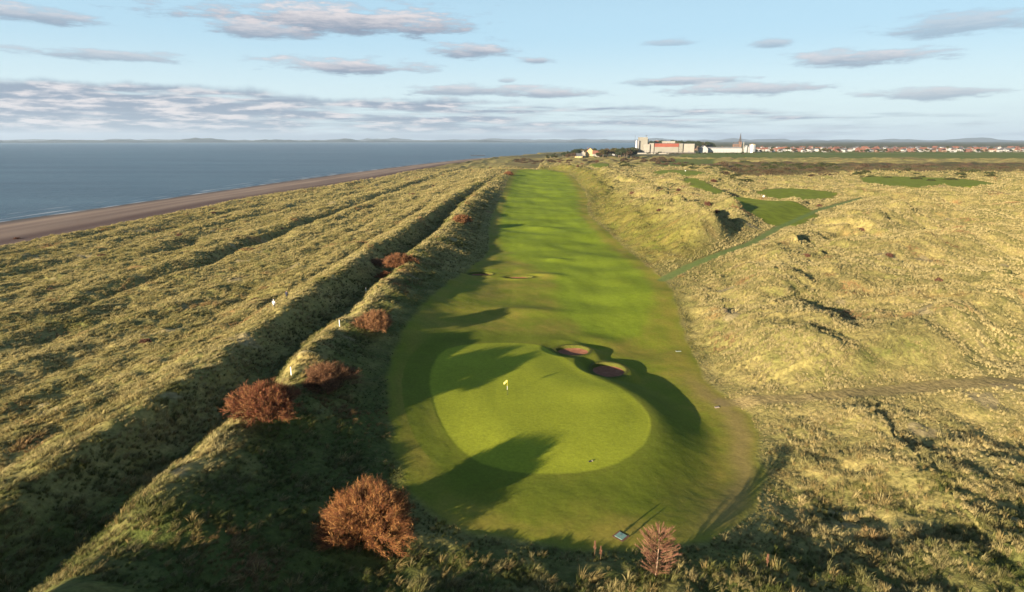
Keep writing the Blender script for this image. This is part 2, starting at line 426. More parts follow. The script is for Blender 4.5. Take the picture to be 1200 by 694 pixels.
    sc = mix(sc, C(.09, .058, .050)[None], np.exp(-((t_ - .78) / .13) ** 2) * .9)
    sc = mix(sc, C(.11, .095, .085)[None], sst(.16, .02, t_))
    c = mix(c, sc, f['sand'])
    return np.clip(c, 0.004, 1)

def make_ground():
    ys = [-140.0]
    while ys[-1] < 14: ys.append(ys[-1] + 2.0)
    while ys[-1] < 34: ys.append(ys[-1] + .5)
    while ys[-1] < 14000:
        y = ys[-1]
        ys.append(y + QUICK * max(.13, min(y * .0029, 3.2) if y < 2000 else (y - 1900) * .03))
    ys = np.array(ys)
    s = np.linspace(-1, 1, int(1080 / QUICK))
    s = np.sign(s) * (0.86 * np.abs(s) + .14 * np.abs(s) ** 5)
    W = np.maximum(75, 1.1 * ys + 24)
    # dense near the middle of the view, wide enough to both sides
    X = s[None, :] * W[:, None] * 1.05
    Y = np.repeat(ys[:, None], len(s), 1)
    x, y = X.ravel(), Y.ravel()
    f = fields(x, y)
    f['sdf'] = np.full(x.shape, -60.0)
    m = (np.abs(x) < 160) & (y > 60) & (y < 900)
    f['sdf'][m] = poly_sd(x[m], y[m], FAIRWAY)
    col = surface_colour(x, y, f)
    nr, nc = len(ys), len(s)
    idx = np.arange(nr * nc).reshape(nr, nc)
    q = np.stack([idx[:-1, :-1], idx[:-1, 1:], idx[1:, 1:], idx[1:, :-1]], -1).reshape(-1, 4)
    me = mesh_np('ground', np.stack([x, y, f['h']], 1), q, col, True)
    # roughness-of-sward attribute drives bump strength
    a = me.attributes.new('sward', 'FLOAT', 'POINT')
    sw = np.clip(sst(-.8, .6, -f['sdw']), 0, 1) * (1 - f['patch']) * (1 - f['path']) * (1 - f['sand']) * (1 - f['fld'])
    a.data.foreach_set('value', sw.astype(np.float32))
    print('ground verts', len(x))
    return me, f

gm = bpy.data.materials.new('ground'); gm.use_nodes = True
nt = gm.node_tree; N = nt.nodes; b = N['Principled BSDF']
b.inputs['Roughness'].default_value = .95; b.inputs['Specular IOR Level'].default_value = .1
at = N.new('ShaderNodeAttribute'); at.attribute_name = 'col'
sw = N.new('ShaderNodeAttribute'); sw.attribute_name = 'sward'
tc = N.new('ShaderNodeTexCoord')
n1 = N.new('ShaderNodeTexNoise'); n1.inputs['Scale'].default_value = 1.6; n1.inputs['Detail'].default_value = 5; n1.inputs['Roughness'].default_value = .62
n2 = N.new('ShaderNodeTexNoise'); n2.inputs['Scale'].default_value = 2.4; n2.inputs['Detail'].default_value = 6; n2.inputs['Roughness'].default_value = .75
nt.links.new(tc.outputs['Object'], n1.inputs['Vector']); nt.links.new(tc.outputs['Object'], n2.inputs['Vector'])
# colour variation
mr = N.new('ShaderNodeMapRange'); mr.inputs['From Min'].default_value = .25; mr.inputs['From Max'].default_value = .75
mr.inputs['To Min'].default_value = .55; mr.inputs['To Max'].default_value = 1.5
nt.links.new(n1.outputs['Fac'], mr.inputs['Value'])
mr2 = N.new('ShaderNodeMapRange'); mr2.inputs['From Min'].default_value = .25; mr2.inputs['From Max'].default_value = .75
mr2.inputs['To Min'].default_value = .74; mr2.inputs['To Max'].default_value = 1.26
nt.links.new(n2.outputs['Fac'], mr2.inputs['Value'])
ms = N.new('ShaderNodeMix'); ms.data_type = 'FLOAT'
nt.links.new(sw.outputs['Fac'], ms.inputs['Factor']); nt.links.new(mr2.outputs['Result'], ms.inputs[2]); nt.links.new(mr.outputs['Result'], ms.inputs[3])
vm = N.new('ShaderNodeVectorMath'); vm.operation = 'SCALE'
nt.links.new(at.outputs['Color'], vm.inputs[0]); nt.links.new(ms.outputs[0], vm.inputs['Scale'])
nt.links.new(vm.outputs[0], b.inputs['Base Color'])
bp = N.new('ShaderNodeBump'); bp.inputs['Distance'].default_value = .28
md = N.new('ShaderNodeMath'); md.operation = 'MULTIPLY_ADD'; md.inputs[1].default_value = .8; md.inputs[2].default_value = .12
nt.links.new(sw.outputs['Fac'], md.inputs[0]); nt.links.new(md.outputs[0], bp.inputs['Strength'])
nt.links.new(n1.outputs['Fac'], bp.inputs['Height']); nt.links.new(bp.outputs['Normal'], b.inputs['Normal'])

gme, GF = make_ground()
ground = link('ground', gme, gm); tag(ground, kind='structure')

# ------------------------------------------------------------------ sea
wm = bpy.data.materials.new('sea_water'); wm.use_nodes = True
nt = wm.node_tree; N = nt.nodes; b = N['Principled BSDF']
b.inputs['Base Color'].default_value = (.045, .085, .125, 1); b.inputs['Roughness'].default_value = .32; b.inputs['Specular IOR Level'].default_value = .5; b.inputs['IOR'].default_value = 1.33
tc = N.new('ShaderNodeTexCoord'); mp = N.new('ShaderNodeMapping'); mp.inputs['Scale'].default_value = (.035, .10, .1); mp.inputs['Rotation'].default_value = (0, 0, R(-8))
nn = N.new('ShaderNodeTexNoise'); nn.inputs['Scale'].default_value = 1.0; nn.inputs['Detail'].default_value = 8; nn.inputs['Roughness'].default_value = .7
nt.links.new(tc.outputs['Object'], mp.inputs['Vector']); nt.links.new(mp.outputs[0], nn.inputs['Vector'])
bp = N.new('ShaderNodeBump'); bp.inputs['Strength'].default_value = 1.0; bp.inputs['Distance'].default_value = 3.2
nt.links.new(nn.outputs['Fac'], bp.inputs['Height']); nt.links.new(bp.outputs['Normal'], b.inputs['Normal'])
mp2 = N.new('ShaderNodeMapping'); mp2.inputs['Scale'].default_value = (.0022, .012, 1)
n3 = N.new('ShaderNodeTexNoise'); n3.inputs['Scale'].default_value = 1; n3.inputs['Detail'].default_value = 6
nt.links.new(tc.outputs['Object'], mp2.inputs['Vector']); nt.links.new(mp2.outputs[0], n3.inputs['Vector'])
r = N.new('ShaderNodeValToRGB'); r.color_ramp.elements[0].position = .3; r.color_ramp.elements[1].position = .7
r.color_ramp.elements[0].color = (.016, .042, .068, 1); r.color_ramp.elements[1].color = (.055, .105, .140, 1)
nt.links.new(n3.outputs['Fac'], r.inputs['Fac']); nt.links.new(r.outputs['Color'], b.inputs['Base Color'])
v = [(-36000, -3000, SEA_Z), (36000, -3000, SEA_Z), (36000, 36000, SEA_Z), (-36000, 36000, SEA_Z)]
sea = link('sea', mesh_np('sea', v, [(0, 1, 2, 3)]), wm); tag(sea, kind='structure')

# surf: a thin broken line of foam along the waterline
def make_surf():
    ysf = np.arange(200, 1700, 3.0)
    vs, fs = [], []
    for k, (off, wid) in enumerate([(-1.5, 2.4), (-14, 1.5), (-30, 1.2)]):
        xw = np.interp(ysf, [p[0] for p in WAT], [p[1] for p in WAT]) + off + 3 * perlin(ysf * 0 + k * 3.3, ysf / 60., 201 + k)
        wd = wid * .7 * np.clip(.3 + 1.4 * perlin(ysf * 0 + 8.8 * k, ysf / 28., 211 + k), 0.02, 2)
        base = len(vs)
        for i in range(len(ysf)):
            vs += [(xw[i] - wd[i], ysf[i], SEA_Z + .03), (xw[i], ysf[i], SEA_Z + .13), (xw[i] + wd[i], ysf[i], SEA_Z + .03)]
            if i:
                a = base + 3 * i
                fs += [(a - 3, a - 2, a + 1, a), (a - 2, a - 1, a + 2, a + 1)]
    return mesh_np('surf', vs, fs)
surf = link('surf', make_surf(), mat('foam', (.6, .62, .64), .8)); tag(surf, kind='stuff')
surf['label'] = 'broken line of white foam where small waves meet the beach'; surf['category'] = 'surf'

# ------------------------------------------------------------------ far hills across the firth
def make_hills(name, dist, az0, az1, hmax, seed, col):
    n = 260
    vs, fs = [], []
    for i in range(n):
        t = i / (n - 1); az = R(az0 + (az1 - az0) * t)
        env = math.sin(math.pi * t) ** .5
        hh = 0
        a = np.array([az * 40.0]); bq = np.array([seed * 3.7])
        hh = float(abs(fbm(a, bq, 3.4, 5, seed)[0]) * .9 + .35) * hmax * env + 4
        for j, (dr, k) in enumerate([(-1800, 0), (-900, .55), (0, 1.0), (1500, .8), (3500, 0)]):
            q = float(fbm(np.array([az * 90.0]), np.array([j * 1.1 + seed]), 1.3, 3, seed + 3)[0])
            d = dist + dr
            vs.append((math.sin(az) * d, math.cos(az) * d, SEA_Z - 1 + hh * k * (1 + .25 * q)))
        if i:
            for j in range(4):
                a0 = (i - 1) * 5 + j; b0 = i * 5 + j
                fs.append((a0, b0, b0 + 1, a0 + 1))
    me = mesh_np(name, vs, fs, None, True)
    o = link(name, me, noisy(name, col, tuple(c * 1.9 for c in col), .0012, .95, .05, detail=6)); tag(o, kind='structure')
make_hills('hills', 15500, -52, 4, 75, 3, (.055, .065, .06))
make_hills('hills', 22500, -60, 60, 130, 9, (.07, .08, .08))
make_hills('hills', 14500, -3, 62, 26, 14, (.06, .07, .06))

# ------------------------------------------------------------------ haze
bm = bpy.data.meshes.new('haze')
X0, X1, Y0, Y1, Z0, Z1 = -37000, 37000, -3500, 37000, -13, 420
vs = [(X0, Y0, Z0), (X1, Y0, Z0), (X1, Y1, Z0), (X0, Y1, Z0), (X0, Y0, Z1), (X1, Y0, Z1), (X1, Y1, Z1), (X0, Y1, Z1)]
fs = [(3, 2, 1, 0), (4, 5, 6, 7), (0, 1, 5, 4), (1, 2, 6, 5), (2, 3, 7, 6), (3, 0, 4, 7)]
HAZE_DENS = 3.2e-5
hm = bpy.data.materials.new('haze'); hm.use_nodes = True
nt = hm.node_tree
nt.nodes.remove(nt.nodes['Principled BSDF'])
pv = nt.nodes.new('ShaderNodeVolumePrincipled')
pv.inputs['Color'].default_value = (.60, .77, .98, 1); pv.inputs['Density'].default_value = HAZE_DENS; pv.inputs['Anisotropy'].default_value = .1
nt.links.new(pv.outputs[0], nt.nodes['Material Output'].inputs['Volume'])
haze = link('haze', mesh_np('haze', vs, fs), hm); tag(haze, 'thin pale sea air that fades the far shore', 'haze', None, 'stuff')

# ------------------------------------------------------------------ sky, clouds, sun
world = bpy.data.worlds.new('World'); scene.world = world; world.use_nodes = True
nt = world.node_tree; N = nt.nodes; Lk = nt.links
bg = N['Background']
SKY_STRENGTH = 0.06
EXPO = 1.65
bg.inputs['Strength'].default_value = SKY_STRENGTH
sky = N.new('ShaderNodeTexSky'); sky.sky_type = 'NISHITA'; sky.sun_disc = False
to_sun = -SUN_DIR
sky.sun_elevation = SUN_EL
sky.sun_rotation = math.atan2(to_sun.x, to_sun.y)
sky.altitude = 30; sky.air_density = 1.0; sky.dust_density = 1.2; sky.ozone_density = 1.6
tc = N.new('ShaderNodeTexCoord')
sep = N.new('ShaderNodeSeparateXYZ'); Lk.new(tc.outputs['Generated'], sep.inputs[0])
def M(op, a, b=None, c=None, clamp=False):
    n = N.new('ShaderNodeMath'); n.operation = op; n.use_clamp = clamp
    for i, v_ in enumerate((a, b, c)):
        if v_ is None: continue
        if isinstance(v_, (int, float)): n.inputs[i].default_value = v_
        else: Lk.new(v_, n.inputs[i])
    return n.outputs[0]
az = M('MULTIPLY', M('ARCTAN2', sep.outputs[0], sep.outputs[1]), 57.2958)
el = M('MULTIPLY', M('ARCSINE', sep.outputs[2]), 57.2958)
def SS(v_, a, b_):
    n = N.new('ShaderNodeMapRange'); n.interpolation_type = 'SMOOTHSTEP'
    n.inputs['From Min'].default_value = a; n.inputs['From Max'].default_value = b_
    Lk.new(v_, n.inputs['Value']); return n.outputs['Result']
def NZ(sx, sy, detail=5, rough=.55, off=0.0):
    c_ = N.new('ShaderNodeCombineXYZ'); Lk.new(M('MULTIPLY_ADD', az, sx, off), c_.inputs[0]); Lk.new(M('MULTIPLY', el, sy), c_.inputs[1]); c_.inputs[2].default_value = off
    n = N.new('ShaderNodeTexNoise'); n.inputs['Scale'].default_value = 1; n.inputs['Detail'].default_value = detail; n.inputs['Roughness'].default_value = rough
    Lk.new(c_.outputs[0], n.inputs['Vector']); return n.outputs['Fac']
nb = NZ(.22, 1.1, 6, .6, 3.1)            # edge distortion
nf = NZ(.55, 3.4, 7, .68, 9.7)
edge = M('ADD', M('MULTIPLY_ADD', nb, 2.1, -1.05), M('MULTIPLY_ADD', nf, 1.5, -.75))
def ae(px, py):
    v = py - 347.0; u = px - 600.0
    d = Vector((u, FPX * cp - v * sp, -(FPX * sp + v * cp)))
    return math.degrees(math.atan2(d.x, d.y)), math.degrees(math.asin(d.z / d.length))
# px, py, half width, half height, strength
CL = [(395, 27, 150, 19, 1.0), (300, 36, 60, 14, .9), (405, 80, 82, 9, .95), (556, 61, 42, 10, .9), (630, 72, 25, 4, .8), (785, 51, 32, 4, .5), (905, 52, 24, 6, .6),
      (800, 96, 75, 5, .75), (870, 106, 90, 8, .8), (655, 110, 50, 6, .85), (560, 107, 70, 7, .8), (1010, 70, 90, 10, .8), (1130, 30, 90, 14, .6),
      (120, 66, 90, 8, .7), (30, 18, 80, 10, .8), (592, 95, 10, 3, .6), (1100, 110, 80, 8, .7)]
tot = None; shade = None
for px, py, hw, hh, st in CL:
    a0, e0 = ae(px, py); a1, _ = ae(px + hw * 1.15, py); _, e1 = ae(px, py - hh * 1.35)
    dx = M('MULTIPLY', M('SUBTRACT', az, a0), 1 / (a1 - a0)); dy = M('MULTIPLY', M('SUBTRACT', el, e0), 1 / (e1 - e0))
    # flatter undersides
    dyy = M('MULTIPLY', dy, M('ADD', 1.0, M('MULTIPLY', M('LESS_THAN', dy, 0), .5)))
    r2 = M('SQRT', M('ADD', M('MULTIPLY', dx, dx), M('MULTIPLY', dyy, dyy)))
    m = M('MULTIPLY', SS(M('ADD', M('SUBTRACT', 1.0, r2), edge), -.12, .55), st)
    sh = M('MULTIPLY', m, SS(M('ADD', dy, M('MULTIPLY_ADD', nf, 1.5, -.75)), -.5, .8))
    tot = m if tot is None else M('MAXIMUM', tot, m)
    shade = sh if shade is None else M('MAXIMUM', shade, sh)
# low cloud bank, denser to the left
bank_top = M('ADD', M('MULTIPLY_ADD', az, -.030, 3.4), M('MULTIPLY_ADD', NZ(.14, .15, 5, .6, 21.), 2.6, -1.3))
bank = SS(M('SUBTRACT', bank_top, el), -.15, .55)
st1 = NZ(.10, 1.5, 6, .58, 31.)
bank_d = M('MULTIPLY', bank, SS(M('ADD', st1, M('MULTIPLY', az, -.0035)), .36, .58))
tot = M('MAXIMUM', tot, M('MULTIPLY', bank_d, .93))
bl = NZ(.30, 1.9, 6, .6, 41.)
bank_sh = M('MULTIPLY', bank_d, M('MULTIPLY', SS(bl, .44, .62), SS(el, .1, 1.2)))
shade = M('MAXIMUM', shade, bank_sh)
veil = M('MULTIPLY', M('MULTIPLY', SS(el, 5.0, .0), .35), SS(NZ(.05, .8, 4, .5, 51.), .3, .7))
# colours (scene-linear, before the background strength)
def RGBm(fac, c1, c2):
    n = N.new('ShaderNodeMix'); n.data_type = 'RGBA'
    Lk.new(fac, n.inputs['Factor'])
    for i, c_ in ((6, c1), (7, c2)):
        if isinstance(c_, tuple): n.inputs[i].default_value = (*c_, 1)
        else: Lk.new(c_, n.inputs[i])
    return n.outputs[2]
K = 1.0 / (SKY_STRENGTH * 2 ** EXPO)
CDARK = (.26 * K, .33 * K, .44 * K); CLIT = (.84 * K, .78 * K, .78 * K)
ccol = RGBm(shade, CDARK, CLIT)
g_ = RGBm(SS(el, 9.0, 26.0), RGBm(SS(el, 3.0, 9.5), (.72 * K, .90 * K, .97 * K), (.50 * K, .76 * K, .93 * K)), (.11 * K, .20 * K, .35 * K))
mxn = N.new('ShaderNodeMix'); mxn.data_type = 'RGBA'; mxn.inputs['Factor'].default_value = .88
Lk.new(sky.outputs[0], mxn.inputs[6]); Lk.new(g_, mxn.inputs[7])
s1 = RGBm(veil, mxn.outputs[2], (.60 * K, .72 * K, .80 * K))
s2 = RGBm(M('MULTIPLY', tot, .97), s1, ccol)
Lk.new(s2, bg.inputs['Color'])

sun_d = bpy.data.lights.new('sun', 'SUN'); sun_d.energy = 5.0; sun_d.angle = R(.5); sun_d.color = (1.0, .83, .62)
sun = bpy.data.objects.new('sun', sun_d); COL.objects.link(sun)
sun.rotation_euler = SUN_DIR.to_track_quat('-Z', 'Y').to_euler()
sun.location = (-200, -230, 150)

scene.view_settings.view_transform = 'Standard'; scene.view_settings.look = 'None'
scene.view_settings.exposure = EXPO; scene.view_settings.gamma = 1.0
scene.cycles.max_bounces = 5; scene.cycles.diffuse_bounces = 2; scene.cycles.glossy_bounces = 2; scene.cycles.transparent_max_bounces = 6
scene.cycles.volume_bounces = 0
scene.cycles.use_denoising = True

# ================================================================== helpers for the things that stand on the ground
def spot(px, py):
    z = 0.0
    for _ in range(14):
        x, y = P(px, py, z)
        z = .45 * z + .55 * ground_z(x, y)
    return x, y, ground_z(x, y)

def empty(name, loc, rz=0.0):
    o = bpy.data.objects.new(name, None); o.empty_display_size = .3
    o.location = loc; o.rotation_euler = (0, 0, rz); COL.objects.link(o)
    return o

def copy_tree(o, loc=None, rz=None, scale=None):
    def rec(a, parent):
        c = a.copy(); COL.objects.link(c)
        if parent is not None:
            c.parent = parent; c.matrix_parent_inverse = a.matrix_parent_inverse.copy()
        for ch in a.children:
            if ch.name in SRC[o.name]: rec(ch, c)
        return c
    if o.name not in SRC:
        SRC[o.name] = {c.name for c in o.children_recursive}
    c = rec(o, None)
    if loc is not None: c.location = loc
    if rz is not None: c.rotation_euler = (0, 0, rz)
    if scale is not None: c.scale = scale if isinstance(scale, (tuple, list)) else (scale,) * 3
    return c
SRC = {}

class MB:
    def __init__(s): s.v = []; s.f = []
    def box(s, x0, x1, y0, y1, z0, z1):
        b = len(s.v)
        s.v += [(x0, y0, z0), (x1, y0, z0), (x1, y1, z0), (x0, y1, z0), (x0, y0, z1), (x1, y0, z1), (x1, y1, z1), (x0, y1, z1)]
        s.f += [[b + i for i in q] for q in ((3, 2, 1, 0), (4, 5, 6, 7), (0, 1, 5, 4), (1, 2, 6, 5), (2, 3, 7, 6), (3, 0, 4, 7))]
        return s
    def gable(s, x0, x1, y0, y1, z0, z1, along='x', hip=0.0, over=.3):
        b = len(s.v); x0 -= over; x1 += over; y0 -= over; y1 += over
        if along == 'x':
            ym = (y0 + y1) / 2; h = hip
            s.v += [(x0, y0, z0), (x1, y0, z0), (x1, y1, z0), (x0, y1, z0), (x0 + h, ym, z1), (x1 - h, ym, z1)]
            s.f += [[b + i for i in q] for q in ((3, 2, 1, 0), (0, 1, 5, 4), (2, 3, 4, 5), (1, 2, 5), (3, 0, 4))]
        else:
            xm = (x0 + x1) / 2; h = hip
            s.v += [(x0, y0, z0), (x1, y0, z0), (x1, y1, z0), (x0, y1, z0), (xm, y0 + h, z1), (xm, y1 - h, z1)]
            s.f += [[b + i for i in q] for q in ((3, 2, 1, 0), (1, 2, 5, 4), (3, 0, 4, 5), (0, 1, 4), (2, 3, 5))]
        return s
    def tube(s, p, r, n=8, cap=True):
        """p list of points, r list of radii"""
        b = len(s.v); prev = None
        for i, q in enumerate(p):
            q = Vector(q)
            t = (Vector(p[min(i + 1, len(p) - 1)]) - Vector(p[max(i - 1, 0)])).normalized()
            a = t.orthogonal().normalized() if prev is None else (prev - t * prev.dot(t)).normalized()
            prev = a; c = t.cross(a)
            for k in range(n):
                w = 2 * math.pi * k / n
                s.v.append(tuple(q + (a * math.cos(w) + c * math.sin(w)) * r[i]))
            if i:
                for k in range(n):
                    s.f.append([b + (i - 1) * n + k, b + (i - 1) * n + (k + 1) % n, b + i * n + (k + 1) % n, b + i * n + k])
        if cap:
            s.f.append([b + k for k in range(n)][::-1]); s.f.append([b + (len(p) - 1) * n + k for k in range(n)])
        return s
    def build(s, name, m, parent=None, loc=None, smooth=False):
        me = bpy.data.meshes.new(name); me.from_pydata(s.v, [], s.f); me.update()
        if smooth:
            for p in me.polygons: p.use_smooth = True
        return link(name, me, m, parent, loc)

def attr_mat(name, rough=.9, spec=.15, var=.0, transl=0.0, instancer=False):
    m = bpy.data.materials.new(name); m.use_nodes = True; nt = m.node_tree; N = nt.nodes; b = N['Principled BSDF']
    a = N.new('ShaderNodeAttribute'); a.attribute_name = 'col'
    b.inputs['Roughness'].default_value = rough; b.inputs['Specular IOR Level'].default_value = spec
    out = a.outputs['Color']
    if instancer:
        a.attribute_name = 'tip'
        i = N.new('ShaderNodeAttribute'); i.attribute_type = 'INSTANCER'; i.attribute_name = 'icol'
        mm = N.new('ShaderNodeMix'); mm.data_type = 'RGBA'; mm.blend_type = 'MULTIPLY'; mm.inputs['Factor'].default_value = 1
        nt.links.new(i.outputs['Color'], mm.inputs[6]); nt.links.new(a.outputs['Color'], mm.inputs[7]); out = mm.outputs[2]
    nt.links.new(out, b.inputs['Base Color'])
    if transl:
        t = N.new('ShaderNodeBsdfTranslucent'); nt.links.new(out, t.inputs['Color'])
        mx = N.new('ShaderNodeMixShader'); mx.inputs[0].default_value = transl
        nt.links.new(b.outputs[0], mx.inputs[1]); nt.links.new(t.outputs[0], mx.inputs[2])
        nt.links.new(mx.outputs[0], N['Material Output'].inputs['Surface'])
    return m

# ================================================================== bunkers
sod = noisy('sod_wall', (.06, .075, .012), (.10, .095, .02), 3.0, .95, .1, .6)
def sand_mat():
    m = noisy('red_sand', (.23, .095, .055), (.30, .135, .080), 1.2, .95, .1, .25)
    return m
red_sand = sand_mat()
blab = ['oval bunker of red brown sand at the back of the green, nearer the far fairway', 'larger oval bunker of red brown sand cut into the right shoulder of the green',
        'bunker with a lit sandy face left of the fairway neck, leftmost of the far pair', 'long thin bunker across the fairway neck, rightmost of the far pair']
for i, (bx_, by_, rx, ry, dep, zr) in enumerate(BUNKERS):
    o = empty('bunker', (bx_, by_, zr)); tag(o, blab[i], 'bunker', 'golf bunkers')
    n = 72
    v = []; f = []
    rings = [(1.20, .004), (1.10, .03), (1.02, .03), (.985, -.06), (.97, -.22), (.955, -.30), (.945, -.45), (.93, -.55), (.91, -.70), (.88, -.9)]
    for q, z in rings:
        for k in range(n):
            a = 2 * math.pi * k / n
            jj = 1 + .018 * math.sin(3 * a + i) + .012 * math.sin(7 * a + 2 * i) + .006 * random.uniform(-1, 1)
            # the face nearest the green is low, the far face is high
            zz = z * dep if z < 0 else z
            v.append((math.cos(a) * rx * q * jj, math.sin(a) * ry * q * jj, zz + (0.05 * max(0, math.sin(a)) if -.3 < z < .1 else 0)))
    for r_ in range(len(rings) - 1):
        for k in range(n):
            a0 = r_ * n + k; a1 = r_ * n + (k + 1) % n
            f.append((a0, a1, a1 + n, a0 + n))
    link('sod_wall', mesh_np('sod_wall', v, [list(q)[::-1] for q in f], None, True), sod, o)
    v = [(0, 0, -.80 * dep)]; f = []
    m_ = 10
    for r_ in range(1, m_ + 1):
        for k in range(n):
            a = 2 * math.pi * k / n; q = r_ / m_
            z = -.80 * dep + .42 * q ** 3 * dep * .6 + .015 * math.sin(9 * a + r_) + .03 * math.sin(a * 2 + i) * q
            v.append((math.cos(a) * rx * .96 * q, math.sin(a) * ry * .96 * q, z))
    me = bpy.data.meshes.new('sand')
    fc = [(0, 1 + k, 1 + (k + 1) % n) for k in range(n)]
    for r_ in range(m_ - 1):
        for k in range(n):
            a0 = 1 + r_ * n + k; a1 = 1 + r_ * n + (k + 1) % n
            fc.append((a0, a0 + n, a1 + n, a1))
    me.from_pydata(v, [], fc); me.update()
    for p in me.polygons: p.use_smooth = True
    link('sand', me, red_sand, o)

# ================================================================== shrubs made of twigs
def sticks(P0, P1, r0, cols, sides=3, bend=None):
    """many tapered twigs at once: arrays (n,3),(n,3),(n,),(n,3)"""
    P0 = np.asarray(P0); P1 = np.asarray(P1); n = len(P0)
    t = P1 - P0; t /= (np.linalg.norm(t, axis=1, keepdims=True) + 1e-9)
    up = np.where(np.abs(t[:, 2:3]) < .9, np.array([[0, 0, 1.0]]), np.array([[1.0, 0, 0]]))
    a = np.cross(t, up); a /= np.linalg.norm(a, axis=1, keepdims=True); b = np.cross(t, a)
    mid = (P0 + P1) / 2 + (bend if bend is not None else 0)
    V = []
    for c_, k in ((P0, 1.0), (mid, .7)):
        for j in range(sides):
            w = 2 * np.pi * j / sides
            V.append(c_ + (a * math.cos(w) + b * math.sin(w)) * (r0 * k)[:, None])
    V.append(P1)
    V = np.stack(V, 1)            # n, 2*sides+1, 3
    m = 2 * sides + 1
    F = []
    for j in range(sides):
        j2 = (j + 1) % sides
        F += [(j, j2, sides + j2), (j, sides + j2, sides + j), (sides + j, sides + j2, 2 * sides)]
    F = np.array(F)[None] + (np.arange(n) * m)[:, None, None]
    return V.reshape(-1, 3), F.reshape(-1, 3), np.repeat(cols, m, 0)

def shrub(label, loc, a, b, h, cols, seed, n_main=170, n_twig=34, tw=.75, r=.022, cat='shrub', name='bare_shrub', lean=(0, 0), leaf=.0, group=None, upr=.0, lobes=.22, rz=0.0):
    g = np.random.default_rng(seed)
    o = empty(name, loc, rz); tag(o, label, cat, group)
    # end points of main limbs over a lobed dome
    u = g.random(n_main); th = g.random(n_main) * 2 * np.pi
    zz = .05 + .95 * u ** .8
    rr = np.sqrt(np.clip(1 - zz ** 2.2, 0, 1))
    lob = 1 + lobes * np.sin(th * 3 + seed) * rr + lobes * .8 * np.sin(th * 5 + 2 * seed) * rr + g.normal(0, .06, n_main)
    E = np.stack([np.cos(th) * rr * a * lob + lean[0] * zz * h, np.sin(th) * rr * b * lob + lean[1] * zz * h, zz * h * (.86 + .14 * lob) * (1 - .15 * g.random(n_main))], 1)
    B0 = E * np.array([.28, .28, 0]) + g.normal(0, .15, (n_main, 3)) * np.array([a * .3, b * .3, 0]); B0[:, 2] = -.35
    E *= .84
    K = 7
    ts = np.linspace(0, 1, K)
    sag = g.normal(0, .22, (n_main, 3)) * np.array([1, 1, .4])
    pts = B0[:, None] * (1 - ts[None, :, None]) + E[:, None] * ts[None, :, None] + sag[:, None] * np.sin(ts * np.pi)[None, :, None]
    pts[:, :, 2] += (np.sin(ts * np.pi) * h * .10)[None]
    cols = np.array(cols)
    def cc(n, lo=.6, hi=1.25):
        k = g.integers(0, len(cols), n)
        return cols[k] * g.uniform(lo, hi, (n, 1))
    V, F, Cc = [], [], []; off = 0
    bcol = np.repeat(cc(n_main, .35, .7), K - 1, 0)
    rad = np.tile(np.linspace(.075, .025, K - 1), n_main) * (h / 5.0) * g.uniform(.7, 1.2, n_main * (K - 1))
    v, f, c = sticks(pts[:, :-1].reshape(-1, 3), pts[:, 1:].reshape(-1, 3), rad, bcol, 4)
    link('branches', mesh_np('branches', v, f, c), TWIG, o)
    # twigs
    nt_ = n_main * n_twig
    k = g.integers(0, n_main, nt_); t = .42 + .58 * g.random(nt_) ** .7
    i0 = np.minimum((t * (K - 1)).astype(int), K - 2); fr = t * (K - 1) - i0
    S = pts[k, i0] * (1 - fr[:, None]) + pts[k, i0 + 1] * fr[:, None] + g.normal(0, .10, (nt_, 3))
    d = S / np.array([a, b, h * .8]); d[:, 2] += .10 + upr; d /= np.linalg.norm(d, axis=1, keepdims=True)
    d = d + g.normal(0, .38, (nt_, 3)); d /= np.linalg.norm(d, axis=1, keepdims=True)
    ln = tw * g.uniform(.45, 1.25, nt_)
    T = S + d * ln[:, None]
    T[:, 2] = np.maximum(T[:, 2], .05)
    tc_ = cc(nt_, .55, 1.35)
    v1, f1, c1 = sticks(S, T, r * g.uniform(.7, 1.3, nt_), tc_, 3, g.normal(0, .05, (nt_, 3)))
    # side twiglets
    n2 = nt_ * 2
    k2 = g.integers(0, nt_, n2); t2 = .3 + .7 * g.random(n2)
    S2 = S[k2] * (1 - t2[:, None]) + T[k2] * t2[:, None]
    d2 = d[k2] + g.normal(0, .55, (n2, 3)); d2 /= np.linalg.norm(d2, axis=1, keepdims=True)
    T2 = S2 + d2 * (tw * .42 * g.uniform(.5, 1.3, n2))[:, None]
    v2, f2, c2 = sticks(S2, T2, r * .75 * np.ones(n2), tc_[k2] * g.uniform(.8, 1.4, (n2, 1)), 3)
    vs = [v1, v2]; fs = [f1, f2 + len(v1)]; cs = [c1, c2]
    if leaf > 0:
        n3 = int(n2 * 1.3); k3 = g.integers(0, n2, n3)
        ct = T2[k3] + g.normal(0, .05, (n3, 3))
        q = g.normal(0, 1, (n3, 3)); q /= np.linalg.norm(q, axis=1, keepdims=True); w = np.cross(q, g.normal(0, 1, (n3, 3))); w /= np.linalg.norm(w, axis=1, keepdims=True)
        sz = leaf * g.uniform(.6, 1.3, (n3, 1))
        vv = np.stack([ct - q * sz, ct + w * sz * .6, ct + q * sz], 1).reshape(-1, 3)
        base = len(v1) + len(v2)
        vs.append(vv); fs.append(np.arange(n3 * 3).reshape(-1, 3) + base); cs.append(np.repeat(cc(n3, .7, 1.4), 3, 0))
    link('twigs', mesh_np('twigs', np.concatenate(vs), np.concatenate(fs), np.concatenate(cs)), TWIG, o)
    return o

